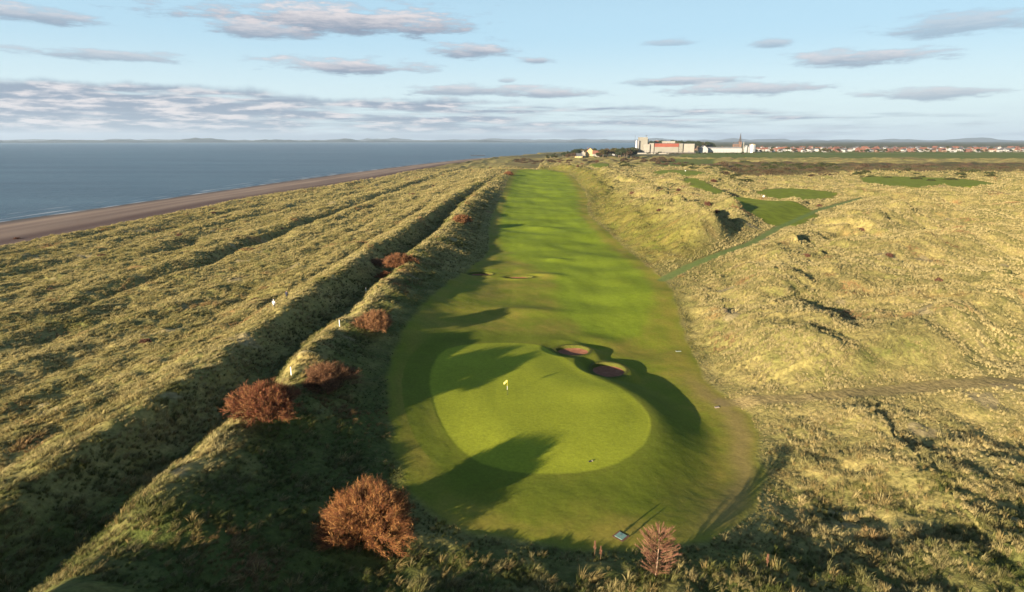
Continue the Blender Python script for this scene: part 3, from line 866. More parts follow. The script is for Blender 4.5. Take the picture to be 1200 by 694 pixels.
TWIG = attr_mat('twig_bark', .85, .2, transl=.12)
ORANGE = [(.30, .125, .040), (.20, .075, .030), (.42, .22, .075), (.12, .050, .024)]
RED = [(.22, .078, .036), (.17, .055, .028), (.31, .155, .06), (.10, .042, .022)]
BROWN = [(.20, .10, .05), (.16, .075, .04), (.27, .15, .07), (.10, .05, .03)]
PINK = [(.21, .10, .065), (.16, .065, .045), (.30, .18, .09)]

x, y, z = spot(430, 628)
shrub('large round bare shrub with glowing orange twigs in the shaded rough, nearest the viewer', (x, y, z), 4.5, 3.8, 5.4, ORANGE, 3, 240, 48, .8, .017, leaf=.035, lobes=.30, lean=(.06, .12))
x, y, z = spot(312, 486)
shrub('dense dark red shrub on the near end of the ridge beside the trough', (x, y, z), 3.9, 3.2, 4.2, RED, 5, 190, 40, .7, .020, leaf=.06, lobes=.24)
x, y, z = spot(386, 452)
shrub('spreading brown shrub on the ridge crest just beyond the dark red one', (x, y, z), 3.7, 3.0, 3.4, BROWN, 8, 170, 36, .65, .020, leaf=.05, lobes=.30, rz=.5)
x, y, z = spot(437, 386)
shrub('reddish brown shrub leaning off the shaded side of the ridge, below the middle post', (x, y, z), 3.2, 3.0, 3.6, [RED[2]] + BROWN[:3], 11, 150, 32, .65, .022, leaf=.06, lobes=.26, lean=(.25, .1))
x, y, z = spot(469, 312)
shrub('broad low orange brown shrub sitting across the ridge crest', (x, y, z), 4.4, 3.6, 3.4, [RED[2], ORANGE[1], BROWN[0], ORANGE[3], BROWN[3]], 13, 150, 28, .7, .028, leaf=.09, lobes=.24)
x, y, z = spot(442, 311)
shrub('small dark brown shrub in the trough left of the broad orange brown one', (x, y, z), 2.4, 2.0, 1.9, [c for c in BROWN[1:]], 17, 80, 20, .6, .034, leaf=.10)
x, y, z = spot(451, 325)
shrub('tiny pinkish red shrub on the ridge just below the broad orange brown one', (x, y, z), 1.8, 1.4, 1.3, RED, 18, 60, 18, .5, .034, leaf=.10)
x, y, z = spot(541, 261)
shrub('rounded red brown shrub standing alone halfway along the ridge', (x, y, z), 3.6, 3.2, 3.3, [RED[2], ORANGE[3], BROWN[0]], 19, 120, 22, .8, .045, leaf=.14)
x, y, z = spot(596, 205)
shrub('small deep red shrub at the far left corner of the fairway', (x, y, z), 4.4, 3.8, 3.6, RED, 23, 90, 18, 1.0, .08, leaf=.25)

# the upright young tree at the foot of the picture
def young_tree(px, py):
    g = np.random.default_rng(31)
    x, y, z = spot(px, py)
    o = empty('young_tree', (x, y, z)); tag(o, 'slender bare young tree with pinkish twigs sweeping upward, at the edge of the mown apron', 'tree')
    H_ = 5.0
    tr = [(.12 * math.sin(t * 3), .08 * math.sin(t * 4), -.3 + t * (H_ + .1)) for t in np.linspace(0, 1, 9)]
    mb = MB().tube(tr, list(np.linspace(.085, .012, 9)), 7)
    t0 = mb.build('trunk', mat('pale_bark', (.30, .20, .13), .85), o)
    n = 120
    t = .08 + .86 * g.random(n); th = g.random(n) * 2 * np.pi
    reach = 1.75 * np.sin(np.clip((1.08 - t) * 2.1, 0, np.pi)) ** .8 * g.uniform(.6, 1.1, n)
    B = np.stack([.12 * np.sin(t * 3), .08 * np.sin(t * 4), t * H_ * .9], 1)
    rise = g.uniform(.5, .95, n) * reach
    E = B + np.stack([np.cos(th) * reach, np.sin(th) * reach, rise], 1)
    mid = (B + E) / 2 + np.array([0, 0, -.10])
    c = np.array(PINK)[g.integers(0, 3, n)]
    v1, f1, c1 = sticks(B, mid, np.full(n, .024), c * .8, 4); v2, f2, c2 = sticks(mid, E, np.full(n, .018), c, 3)
    link('branches', mesh_np('branches', np.concatenate([v1, v2]), np.concatenate([f1, f2 + len(v1)]), np.concatenate([c1, c2])), TWIG, o)
    m = 7000
    k = g.integers(0, n, m); q = .2 + .8 * g.random(m) ** .8
    S = np.where((q < .5)[:, None], B[k] + (mid[k] - B[k]) * (q * 2)[:, None], mid[k] + (E[k] - mid[k]) * (q * 2 - 1)[:, None])
    d = (E[k] - B[k]); d /= np.linalg.norm(d, axis=1, keepdims=True); d = d + g.normal(0, .42, (m, 3)) + np.array([0, 0, .4]); d /= np.linalg.norm(d, axis=1, keepdims=True)
    T = S + d * g.uniform(.12, .42, (m, 1))
    v, f, c_ = sticks(S, T, np.full(m, .011), np.array(PINK)[g.integers(0, 3, m)] * g.uniform(.7, 1.3, (m, 1)), 3)
    link('twigs', mesh_np('twigs', v, f, c_), TWIG, o)
young_tree(768, 676)

# ================================================================== small shrubs and gorse, copied
def leafy_dome(name, seed, cols, n=900, leaf=.16, core=.72, core_col=(.03, .03, .015)):
    g = np.random.default_rng(seed)
    d = g.normal(0, 1, (n, 3)); d[:, 2] = np.abs(d[:, 2]); d /= np.linalg.norm(d, axis=1, keepdims=True)
    rad = .82 + .16 * np.sin(d[:, 0] * 5 + seed) * np.sin(d[:, 1] * 6 + seed * 2) + g.normal(0, .07, n)
    c = d * rad[:, None] * (g.uniform(.75, 1.0, (n, 1)))
    q = g.normal(0, 1, (n, 3)) + d; q /= np.linalg.norm(q, axis=1, keepdims=True); w = np.cross(q, g.normal(0, 1, (n, 3))); w /= np.linalg.norm(w, axis=1, keepdims=True)
    sz = leaf * g.uniform(.5, 1.3, (n, 1))
    v = np.stack([c - w * sz * .5, c + q * sz * 1.2, c + w * sz * .5], 1).reshape(-1, 3)
    cl = np.array(cols)[g.integers(0, len(cols), n)] * g.uniform(.6, 1.3, (n, 1))
    f = np.arange(n * 3).reshape(-1, 3)
    # inner mass
    nu, nv = 16, 7
    cv = []; cf = []
    for j in range(nv + 1):
        for i in range(nu):
            th = 2 * math.pi * i / nu; ph = (math.pi / 2) * j / nv
            dd = np.array([math.cos(th) * math.cos(ph), math.sin(th) * math.cos(ph), math.sin(ph)])
            r_ = core * (1 + .2 * math.sin(dd[0] * 5 + seed) * math.sin(dd[1] * 6 + seed * 2) + .05 * g.normal())
            cv.append(dd * r_ - np.array([0, 0, .08 if j == 0 else 0]))
    for j in range(nv):
        for i in range(nu):
            a0 = j * nu + i; a1 = j * nu + (i + 1) % nu
            cf += [(a0, a1, a1 + nu), (a0, a1 + nu, a0 + nu)]
    V = np.concatenate([v, np.array(cv)]); F = np.concatenate([f, np.array(cf) + len(v)])
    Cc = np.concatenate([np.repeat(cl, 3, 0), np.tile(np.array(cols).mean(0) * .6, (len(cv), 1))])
    return mesh_np(name, V, F, Cc)
LEAF = attr_mat('leaf', .85, .15, transl=.15)
GORSE = [(.045, .060, .016), (.060, .070, .020), (.035, .045, .015), (.09, .075, .03)]
RUST = [(.13, .06, .04), (.10, .045, .03), (.17, .085, .05), (.08, .045, .028)]
BRACK = [(.10, .065, .035), (.08, .055, .03), (.13, .085, .045), (.06, .05, .025)]
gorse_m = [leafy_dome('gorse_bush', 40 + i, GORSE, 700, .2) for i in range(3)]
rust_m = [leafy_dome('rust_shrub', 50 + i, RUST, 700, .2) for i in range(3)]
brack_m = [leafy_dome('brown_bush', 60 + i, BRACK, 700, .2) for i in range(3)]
def small(name, meshes, px, py, wpx, hk, label, group, i, el_=1.0):
    x, y, z = spot(px, py)
    k = wpx / 700.0 * math.hypot(y, CAM_Z) / 2
    o = link(name, meshes[i % 3], LEAF, None, (x, y, z - .1 * k))
    o.scale = (k, k * .8, k * hk); o.rotation_euler = (0, 0, random.uniform(0, 6.28) if el_ == 1 else 0)
    tag(o, label, 'shrub' if name != 'gorse_bush' else 'gorse', group)
    return o
RL = 'low rust red shrub in the marram grass of the right hand dunes'
RSP = [(741, 227, 7), (747, 228.5, 8), (753, 229.5, 8), (759, 230, 7), (765, 229.5, 6), (771, 228.5, 7), (786, 221, 6), (784, 223, 7), (801, 221.5, 12), (795, 225.5, 8), (808, 220, 8),
       (772, 249, 7), (829, 240, 11), (823, 245, 7), (811, 244, 6), (839, 250, 12), (833, 253, 8), (778, 233, 7), (775.5, 223, 5), (836, 211, 11), (666.5, 195.5, 5), (682, 193, 6), (677, 197, 5), (700, 190, 7), (655, 190, 7),
       (1010, 262, 9), (1042, 300, 11), (1100, 330, 13), (960, 242, 9), (1150, 270, 9), (1070, 240, 8), (945, 300, 9)]
for i, (px, py, w) in enumerate(RSP):
    small('rust_shrub', rust_m, px, py, w, .75, RL, 'rust red shrubs on the right hand dunes', i)
LSP = [(300, 352, 14), (483, 228.5, 11), (478, 236, 5), (447, 250, 5), (430, 246, 6), (508, 218, 6), (553, 213, 5), (120, 300, 12), (60, 340, 14), (210, 276, 9), (250, 250, 7), (20, 280, 10), (170, 400, 15),
       (392, 258, 5), (330, 268, 6), (416, 281, 6), (520, 205, 5), (552, 199, 5), (575, 197, 5)]
for i, (px, py, w) in enumerate(LSP):
    small('rust_shrub', rust_m, px, py, w, .5, 'flat dark red shrub in the pale grass between the ridge and the beach', 'dark red shrubs on the seaward dunes', i)
# gorse and bracken in the dips in front of the fields
gg = random.Random(5)
def patch(name, meshes, x0, y0, x1, y1, n, wr, hk, label, group, slope=0.0):
    for i in range(n):
        t = gg.random(); px = x0 + (x1 - x0) * t; py = y0 + (y1 - y0) * gg.random() + slope * (t - .5)
        small(name, meshes, px, py, gg.uniform(*wr), hk * gg.uniform(.8, 1.2), label, group, i)
GL = 'dark green gorse bush in the thicket between the dunes and the green field'; GG = 'gorse thicket by the field'
patch('gorse_bush', gorse_m, 800, 194.5, 850, 199, 34, (9, 15), .45, GL, GG, 3)
patch('gorse_bush', gorse_m, 862, 192, 985, 199, 62, (10, 16), .4, GL, GG, 3)
patch('gorse_bush', gorse_m, 846, 206, 884, 215, 26, (8, 13), .5, 'dark gorse bush on the bank above the small right hand green', 'gorse on the bank', 7)
patch('gorse_bush', gorse_m, 727, 192.5, 748, 195.5, 14, (7, 11), .45, 'dark gorse bush on the dune below the mill', 'gorse below the mill', 0)
patch('gorse_bush', gorse_m, 990, 200, 1180, 212, 48, (10, 17), .4, 'dark gorse bush on the dunes right of the small green', 'gorse on the right hand dunes', 0)
BL = 'red brown bracken clump beside the gorse'; 
patch('bracken', brack_m, 768, 190, 806, 194, 16, (6, 9), .5, 'brown bracken clump between the dunes and the near field', 'bracken by the near field', 0)
patch('bracken', brack_m, 848, 198, 985, 206, 56, (10, 15), .38, BL, 'bracken beside the gorse', 3)
patch('bracken', brack_m, 985, 194, 1190, 202, 30, (8, 13), .4, 'brown bracken clump at the right under the field edge', 'bracken at the right', 0)
patch('bracken', brack_m, 726, 186, 790, 190, 40, (8, 12), .45, 'brown scrub bush in front of the mill wall', 'scrub in front of the mill', 0)
patch('bracken', brack_m, 600, 187, 730, 192, 44, (7, 11), .4, 'brown scrub bush on the far dunes below the wood', 'scrub on the far dunes', 0)
small('brown_bush', brack_m, 847.5, 195, 13, .95, 'large round brown thorn bush standing above the gorse at the field edge', None, 1)

# ================================================================== trees
def far_tree(seed, cols, h=12.0, w=9.0, flat=.0):
    g = np.random.default_rng(seed)
    o = empty('broadleaf_tree', (0, 0, 0))
    mb = MB(); mb.tube([(0, 0, -.5), (.2, 0, h * .3), (.1, .2, h * .62)], [.38, .28, .14], 7)
    for k in range(5):
        a = g.random() * 6.28; zz = h * g.uniform(.28, .5)
        mb.tube([(.15, 0, zz), (math.cos(a) * w * .2, math.sin(a) * w * .2, zz + h * .16), (math.cos(a) * w * .36, math.sin(a) * w * .36, zz + h * .26)], [.16, .10, .04], 5)
    mb.build('trunk', BARK, o)
    V, F, Cc = [], [], []; off = 0
    nl = 9
    for k in range(nl):
        a = k * 2.4 + g.random(); rr_ = w * .5 * math.sqrt(k / nl) * .72
        cz = h * (.50 + .26 * g.random() - .18 * (rr_ / w))
        c = np.array([math.cos(a) * rr_, math.sin(a) * rr_, cz]); s_ = w * g.uniform(.19, .28)
        n = 210
        d = g.normal(0, 1, (n, 3)); d /= np.linalg.norm(d, axis=1, keepdims=True)
        p = c + d * np.array([1, 1, .85]) * s_ * g.uniform(.45, 1.08, (n, 1))
        q = g.normal(0, 1, (n, 3)); q /= np.linalg.norm(q, axis=1, keepdims=True); wv = np.cross(q, g.normal(0, 1, (n, 3))); wv /= np.linalg.norm(wv, axis=1, keepdims=True)
        sz = g.uniform(.35, .75, (n, 1)) * w / 9
        v = np.stack([p - wv * sz, p + q * sz, p + wv * sz], 1).reshape(-1, 3)
        V.append(v); F.append(np.arange(n * 3).reshape(-1, 3) + off); off += n * 3
        Cc.append(np.repeat(np.array(cols)[g.integers(0, len(cols), n)] * g.uniform(.6, 1.3, (n, 1)), 3, 0))
    link('crown', mesh_np('crown', np.concatenate(V), np.concatenate(F), np.concatenate(Cc)), LEAF, o)
    return o
BARK = noisy('bark', (.10, .075, .05), (.16, .12, .09), 3, .9)
TG = [(.040, .055, .018), (.050, .062, .022), (.032, .042, .018)]
TB = [(.10, .065, .04), (.13, .085, .045), (.08, .055, .035), (.07, .06, .03)]
TO = [(.085, .080, .028), (.11, .085, .03), (.06, .065, .025)]
protos = [far_tree(71, TG), far_tree(72, TG, 13, 8), far_tree(73, TB), far_tree(74, TB, 11, 10), far_tree(75, TO, 12, 10)]
used = set()
def plant(kind, px, depth, h, label, group, wk=1.0):
    x = (px - 600) / 700.0 * (depth * cp + 36 * sp) ; y = depth; z = ground_z(x, y)
    p = protos[kind]; k = h / 12.0
    if kind not in used:
        used.add(kind); o = p
        SRC[o.name] = {c.name for c in o.children_recursive}
    else:
        o = copy_tree(p)
    o.location = (x, y, z); o.rotation_euler = (0, 0, random.uniform(0, 6.28)); o.scale = (k * wk, k * wk, k)
    tag(o, label, 'tree', group)
gt = random.Random(11)
WL = ('dark green tree of the wood by the sea left of the mill', 'bare brown tree of the wood by the sea left of the mill')
WG = 'trees of the wood by the sea'
for i in range(88):
    px = gt.uniform(640, 742)
    big = 1.15 if 672 < px < 700 or px > 706 else .8
    dep = gt.uniform(1150, 1330) if px < 705 else gt.uniform(1190, 1400)
    if 674 < px < 700: dep = gt.uniform(1290, 1380)
    k = gt.choice([0, 1, 2, 3, 2, 4] if px > 700 else [0, 1, 4, 2, 0])
    plant(k, px, dep, gt.uniform(12, 18) * big * (.6 if px < 655 else 1), WL[0] if k in (0, 1) else ('olive tree of the wood by the sea left of the mill' if k == 4 else WL[1]), WG, 1.15)
for px, d_, h_ in ((672, 1340, 17), (679, 1350, 17.5), (684, 1360, 17), (692, 1345, 15), (666, 1330, 14)):
    plant(0, px, d_, h_, 'tall dark pine rising above the cream house in the wood', 'tall pines behind the house', .8)
for i in range(30):
    plant(gt.choice([0, 1, 2, 0, 4]), gt.uniform(744, 884), gt.uniform(1560, 1640), gt.uniform(3.5, 6.5), 'small dark tree in the scrub line below the mill and the white shed', 'scrub trees below the mill', 1.6)
for i in range(22):
    plant(gt.choice([0, 1, 2]), gt.uniform(733, 747), gt.uniform(1640, 1760), gt.uniform(11, 18), 'dark tree crowded against the left end of the mill', 'trees left of the mill', 1.3)
# long dark tree line behind the mill and the town
for i in range(74):
    px = gt.uniform(758, 835)
    top = 164.2 + abs(px - 785) / 50 * 2.2
    d_ = gt.uniform(2150, 2400); dep_ = math.atan((347 - top) / 700.0)
    zt = CAM_Z - math.tan(PITCH - dep_) * d_ * 1.0
    plant(gt.choice([0, 1, 1, 4]), px, d_, max(9, min(34, zt - 1.5)) * gt.uniform(.92, 1.12), 'dark tree in the belt behind the mill', 'tree belt behind the mill', 1.3)
for i in range(70):
    px = gt.uniform(828, 1215)
    plant(gt.choice([0, 1, 2, 4, 3]), px, gt.uniform(1930, 2500), gt.uniform(8, 15), 'tree between the houses of the far town', 'trees among the town houses', 1.4)
for i in range(44):
    plant(gt.choice([0, 1, 2, 4]), gt.uniform(884, 1215), gt.uniform(1836, 1850), gt.uniform(6, 12), 'garden tree in front of the first row of town houses', 'garden trees before the town', 1.4)
for i in range(56):
    px = 884 + (1215 - 884) * (i + gt.random()) / 56
    plant(gt.choice([0, 4, 1]), px, gt.uniform(1800, 1830), gt.uniform(3.5, 5.0), 'low hedge tree along the far edge of the green field', 'hedge trees along the field', 2.2)

# ================================================================== buildings
def wallmat(n, c, s=.08):
    return noisy(n, tuple(k * .85 for k in c), c, s, .85, .2, 0, detail=5)
cream = wallmat('cream_cladding', (.25, .24, .20)); cream2 = wallmat('pale_render', (.31, .295, .25)); whitew = wallmat('white_render', (.37, .37, .36), .3)
greyc = wallmat('grey_concrete', (.24, .24, .235)); redcl = wallmat('red_cladding', (.25, .075, .05)); slate = wallmat('slate', (.085, .09, .10), .5)
redtile = wallmat('red_tile', (.19, .085, .06), .5); sandst = wallmat('sandstone', (.20, .12, .08), .3); dkwin = mat('window_glass', (.05, .06, .07), .15, .5)
dark = mat('dark_metal', (.05, .05, .055), .5); yellowr = wallmat('yellow_render', (.62, .45, .20), .3); steel = noisy('brushed_steel', (.55, .56, .58), (.68, .69, .70), .3, .35, .5)
steel.node_tree.nodes['Principled BSDF'].inputs['Metallic'].default_value = .7
brown = wallmat('brown_brick', (.16, .08, .06), .3)

def wx(px, d): return (px - 600) / 700.0 * (d * cp + 36 * sp)
def hz(py, d):
    """height of a thing at distance d whose top shows at py"""
    return CAM_Z - d * math.tan(PITCH + math.atan((py - 347) / 700.0))

def windows(o, x0, x1, y, zs, w, h, n, name='window', m=None):
    for z in zs:
        for k in range(n):
            xc = x0 + (x1 - x0) * (k + .5) / n
            f = MB().box(xc - w / 2 - .12, xc + w / 2 + .12, y - .10, y + .05, z - .12, z + h + .12).build(name, cream2 if m is None else m, o)
            MB().box(xc - w / 2, xc + w / 2, y - .13, y - .02, z, z + h).build('pane', dkwin, f)

D = 1720.0; GZ = 1.0
def bl(name, px0, px1, pyt, m, label, cat='building', depth=30.0, d=D, roof=None):
    """flat roofed block: origin at the middle of its base"""
    x0, x1 = wx(px0, d), wx(px1, d); xm = (x0 + x1) / 2
    zt = hz(pyt, d) - GZ
    o = empty(name, (xm, d, GZ)); tag(o, label, cat)
    w = (x1 - x0) / 2
    MB().box(-w, w, 0, depth, -2, zt).build('wall', m, o)
    MB().box(-w - .3, w + .3, -.3, depth + .3, zt + .005, zt + .8).build('parapet', roof or greyc, o)
    return o, w, zt
o, w, zt = bl('mill_tower', 749.3, 758.2, 161.2, cream, 'tall square cream tower of the mill, with a small mast on its roof', 'mill', 28)
windows(o, -w, w, 0, (zt * .15,), 1.6, 1.6, 4)
for z in (.3, .5, .7, .88):
    MB().box(-w - .05, w + .05, -.12, -.01, zt * z, zt * z + .35).build('cladding_joint', greyc, o)
MB().box(w + .02, w + 3.0, 4, 24, -2, zt - 4).build('service_shaft', greyc, o)
ms_ = MB().tube([(w - 2, 10, zt + .7), (w - 2, 10, zt + 6)], [.35, .3], 6).build('mast', dark, o)
MB().tube([(w - 5, 10, zt + 4.5), (w + 1, 10, zt + 4.5)], [.45, .45], 6).build('antenna', dark, ms_)
o, w, zt = bl('mill_annexe', 754.0, 761.0, 169.3, cream2, 'lower cream annexe against the right side of the mill tower', 'mill building', 7, D - 9)
windows(o, -w, w, 0, (2.0, 6.0), 1.4, 1.4, 3)
o, w, zt = bl('stair_block', 761.4, 765.8, 168.2, cream2, 'narrow pale block with rust brown edge between annexe and red topped shed', 'mill building', 24, D - 4)
MB().box(-w - .9, -w - .02, .5, 10, -2, zt - .5).build('rusty_cladding', redcl, o); windows(o, -w, w, 0, (3, 8, 13), 1.2, 1.4, 2)
x0, x1 = wx(766.5, D), wx(794, D); w = (x1 - x0) / 2; zt = hz(168.3, D - 6) - GZ; zm = hz(172.3, D - 6) - GZ
o = empty('mill_shed', ((x0 + x1) / 2, D - 6, GZ)); tag(o, 'long mill shed with cream walls under a wide band of red cladding', 'mill building')
MB().box(-w, w, 0, 46, -2, zm).build('wall', cream, o); MB().box(-w - .2, w + .2, -.2, 46.2, zm + .01, zt).build('red_cladding', redcl, o)
MB().box(-w - .1, w + .1, 0, 46, zt + .01, zt + .6).build('roof', slate, o)
for k in range(1, 9):
    MB().box(-w + 2 * w * k / 9 - .12, -w + 2 * w * k / 9 + .12, -.32, -.19, zm + .05, zt).build('cladding_rib', wallmat('red_rib', (.30, .09, .06)), o)
for xx in (-w * .05, w * .5):
    d_ = MB().box(xx, xx + 4, -.15, .05, -1, 4.2).build('loading_door', greyc, o)
o, w, zt = bl('plant_room', 776.5, 790.2, 165.8, cream2, 'pale rooftop storey rising behind the red band of the mill shed', 'mill building', 16, D + 48)
windows(o, -w, w, 0, (zt - 5,), 1.5, 1.5, 7)
o, w, zt = bl('brown_block', 767.8, 770.8, 164.8, brown, 'small dark brown block behind the left end of the red topped shed', 'mill building', 12, D + 50)
windows(o, -w, w, 0, (zt - 6,), 1.2, 1.4, 2)
o, w, zt = bl('warehouse_bay', 794.9, 799.6, 168.6, cream, 'narrow cream warehouse bay right of the red topped shed', 'mill building', 36, D - 4)
windows(o, -w, w, 0, (4, 10), 1.4, 1.4, 2)
o, w, zt = bl('warehouse', 801.2, 813.2, 168.9, cream2, 'plain cream square warehouse at the right end of the mill', 'warehouse', 42, D - 4)
MB().box(-w + 2, w - 2, -.2, -.02, .5, 1.6).build('yellow_kick_band', yellowr, o); MB().box(-3, 3, -.25, -.03, 2.0, 7).build('door', greyc, o)
for i, px in enumerate((745.3, 747.7)):
    x = wx(px, D - 3); h_ = hz(165.0, D) - GZ
    o = empty('silo', (x, D - 3, GZ)); tag(o, ('pale cylindrical silo at the far left end of the mill', 'pale cylindrical silo touching the left side of the mill tower')[i], 'silo', 'silos beside the mill tower')
    MB().tube([(0, 0, -2), (0, 0, h_)], [2.6, 2.6], 20).build('barrel', greyc if i else steel, o, smooth=False)
    MB().tube([(0, 0, h_ + .01), (0, 0, h_ + 1.6)], [2.7, .5], 20).build('cone_roof', steel, o)
    MB().tube([(2.2, -2.2, -1), (2.2, -2.2, h_)], [.15, .15], 5).build('ladder', dark, o)
def mast(px, pyt, d, label):
    o = empty('lattice_mast', (wx(px, d), d, GZ)); tag(o, label, 'mast'); h_ = hz(pyt, d) - GZ
    MB().tube([(0, 0, -1), (0, 0, h_)], [.45, .22], 5).build('pole', dark, o)
    for z in (.7, .9): MB().tube([(-1.2, 0, h_ * z), (1.2, 0, h_ * z)], [.18, .18], 5).build('crossarm', dark, o)
mast(743.4, 158.6, D + 20, 'thin tall dark mast left of the mill silos')
# boundary walls and yards in front of the mill
def wall_thing(px0, px1, py, d, h_, m, label, name='boundary_wall'):
    x0, x1 = wx(px0, d), wx(px1, d)
    o = empty(name, ((x0 + x1) / 2, d, ground_z((x0 + x1) / 2, d))); w = (x1 - x0) / 2
    tag(o, label, 'wall')
    MB().box(-w, w, 0, .6, -2, h_).build('wall_face', m, o); MB().box(-w - .05, w + .05, -.08, .68, h_ + .003, h_ + .25).build('coping', greyc, o)
wall_thing(741, 815, 178, D - 45, 2.6, mat('dark_fence', (.07, .055, .05), .8), 'long dark boundary wall along the foot of the mill')
wall_thing(747, 768, 180, D - 120, 3.2, cream2, 'low pale wall below the mill tower')
wall_thing(772, 783.5, 180, D - 122, 3.0, cream2, 'short pale wall below the red topped shed')

def house(name, px0, px1, py_e, py_r, d, wm, rm, label, cat='house', along='x', depth=9.0, wins=2, group=None, chim=True, hip=0.0):
    x0, x1 = wx(px0, d), wx(px1, d); w = (x1 - x0) / 2; g0 = ground_z((x0 + x1) / 2, d)
    ze, zr = hz(py_e, d) - g0, hz(py_r, d) - g0
    ze = max(ze, 2.6); zr = max(zr, ze + 1.5)
    o = empty(name, ((x0 + x1) / 2, d, g0)); tag(o, label, cat, group)
    mb = MB().box(-w, w, 0, depth, -1.5, ze)
    if along == 'y':
        b_ = len(mb.v); mb.v += [(-w, 0, ze), (w, 0, ze), (0, 0, zr - .35), (-w, depth, ze), (w, depth, ze), (0, depth, zr - .35)]
        mb.f += [[b_, b_ + 1, b_ + 2], [b_ + 4, b_ + 3, b_ + 5]]
    elif hip == 0:
        b_ = len(mb.v); mb.v += [(-w, 0, ze), (-w, depth, ze), (-w, depth / 2, zr - .35), (w, 0, ze), (w, depth, ze), (w, depth / 2, zr - .35)]
        mb.f += [[b_ + 1, b_, b_ + 2], [b_ + 3, b_ + 4, b_ + 5]]
    mb.build('wall', wm, o)
    rf = MB()
    if along == 'y':
        for s_ in (-1, 1):
            b_ = len(rf.v); e = w + .35
            rf.v += [(s_ * e, -.35, ze - .12), (0, -.35, zr), (0, depth + .35, zr), (s_ * e, depth + .35, ze - .12), (s_ * e, -.35, ze - .37), (0, -.35, zr - .25), (0, depth + .35, zr - .25), (s_ * e, depth + .35, ze - .37)]
            rf.f += [[b_ + i for i in q] for q in ((0, 1, 2, 3), (7, 6, 5, 4), (0, 4, 5, 1), (3, 2, 6, 7), (0, 3, 7, 4))]
    else:
        rf.gable(-w, w, 0, depth, ze + .01, zr, 'x', hip)
    r_ = rf.build('roof', rm, o)
    if chim: MB().box(-w * .6 - .45, -w * .6 + .45, depth / 2 - .5, depth / 2 + .5, zr - 1.4, zr + 1.3).build('chimney', sandst, r_)
    windows(o, -w, w, 0, (1.0,) if ze < 4.5 else (1.0, 3.9), 1.1, 1.3, wins, m=whitew)
    return o
# the cream house in the wood
house('cream_house', 686.5, 696, 178.2, 173.4, 1250, yellowr, redtile, 'tall yellow gabled house in the wood by the sea', along='y', depth=12, wins=3)
house('house_wing', 694.5, 702, 180.6, 176.6, 1243, cream2, redtile, 'low wing with an orange red roof at the right of the yellow house', 'house', depth=9, wins=2)
house('outbuilding', 673.5, 682.5, 183.2, 179.8, 1215, yellowr, slate, 'long low yellow outbuilding with a grey roof, left of the tall yellow house', 'outbuilding', depth=8, wins=3, chim=False)
house('house_porch', 681.2, 685.5, 179.6, 176.2, 1238, cream2, slate, 'small pale house with grey roof between the outbuilding and the tall yellow house', 'house', along='y', depth=9, wins=1)
house('seaside_house', 717.5, 722.5, 176.6, 174.2, 1420, whitew, slate, 'small white house showing between the brown trees left of the mill', 'house', depth=8, wins=2)
# white buildings right of the mill
house('white_hall', 820.8, 829.2, 174.4, 170.6, 1760, whitew, slate, 'white gabled hall just right of the mill warehouse', 'hall', along='y', depth=20, wins=2, chim=False)
house('long_shed', 829.6, 869, 174.0, 172.4, 1790, whitew, greyc, 'very long low white shed with a pale grey roof', 'shed', depth=22, wins=12, chim=False)
house('small_shed', 872, 877.4, 173.2, 170.2, 1800, whitew, greyc, 'small white shed between the chimney and the silver tank', 'shed', along='y', depth=12, wins=1, chim=False)
o = empty('factory_chimney', (wx(870.6, 1775), 1775, GZ)); tag(o, 'slim pale factory chimney at the right end of the long white shed', 'chimney'); h_ = hz(166.8, 1775) - GZ
MB().tube([(0, 0, -1), (0, 0, h_)], [1.5, 1.05], 14).build('stack', cream, o); MB().tube([(0, 0, h_ - 1.2), (0, 0, h_ + .4)], [1.3, 1.3], 14).build('rim', greyc, o)
o = empty('storage_tank', (wx(881, 1790), 1790, GZ)); tag(o, 'shiny silver storage tank with a domed lid', 'tank'); h_ = hz(169.8, 1790) - GZ
MB().tube([(0, 0, -1), (0, 0, h_)], [9.2, 9.2], 32).build('shell', steel, o)
MB().tube([(0, 0, h_ + .01), (0, 0, h_ + 1.2), (0, 0, h_ + 2.2), (0, 0, h_ + 2.7)], [9.4, 7.5, 4.2, .6], 32).build('lid', yellowr, o)
for z in (.35, .68): MB().tube([(0, 0, h_ * z), (0, 0, h_ * z + .4)], [9.35, 9.35], 32).build('hoop', greyc, o)
# church
d = 2250.0; gz = GZ
o = empty('church', (wx(866.3, d), d, gz)); tag(o, 'red sandstone church with a tall dark steeple above the town roofs', 'church')
tw_ = 4.6; zt = hz(166.8, d) - gz; zs = hz(155.4, d) - gz
MB().box(-tw_, tw_, -tw_, tw_, -1, zt).build('tower', sandst, o)
sp_ = MB(); b_ = 0; n = 8
sp_.v = [(math.cos(math.pi / 8 + k * math.pi / 4) * tw_ * 1.02, math.sin(math.pi / 8 + k * math.pi / 4) * tw_ * 1.02, zt + .02) for k in range(8)] + [(0, 0, zs)]
sp_.f = [[k, (k + 1) % 8, 8] for k in range(8)] + [list(range(8))[::-1]]
st_ = sp_.build('spire', wallmat('spire_slate', (.07, .065, .065), .4), o)
MB().tube([(0, 0, zs - .4), (0, 0, zs + 2)], [.12, .08], 5).build('finial', dark, st_)
for sx in (-1, 1):
    for sy in (-1, 1): MB().tube([(sx * tw_ * .85, sy * tw_ * .85, zt - .5), (sx * tw_ * .85, sy * tw_ * .85, zt + 5)], [.9, .05], 6).build('pinnacle', sandst, o)
MB().box(-1.1, 1.1, -tw_ - .15, -tw_ - .02, zt - 8, zt - 3).build('belfry_window', dkwin, o)
zn = hz(169.2, d) - gz; zr_ = hz(166.6, d) - gz
MB().box(-24, -tw_ - .02, -5.5, 5.5, -1, zn).build('nave', sandst, o)
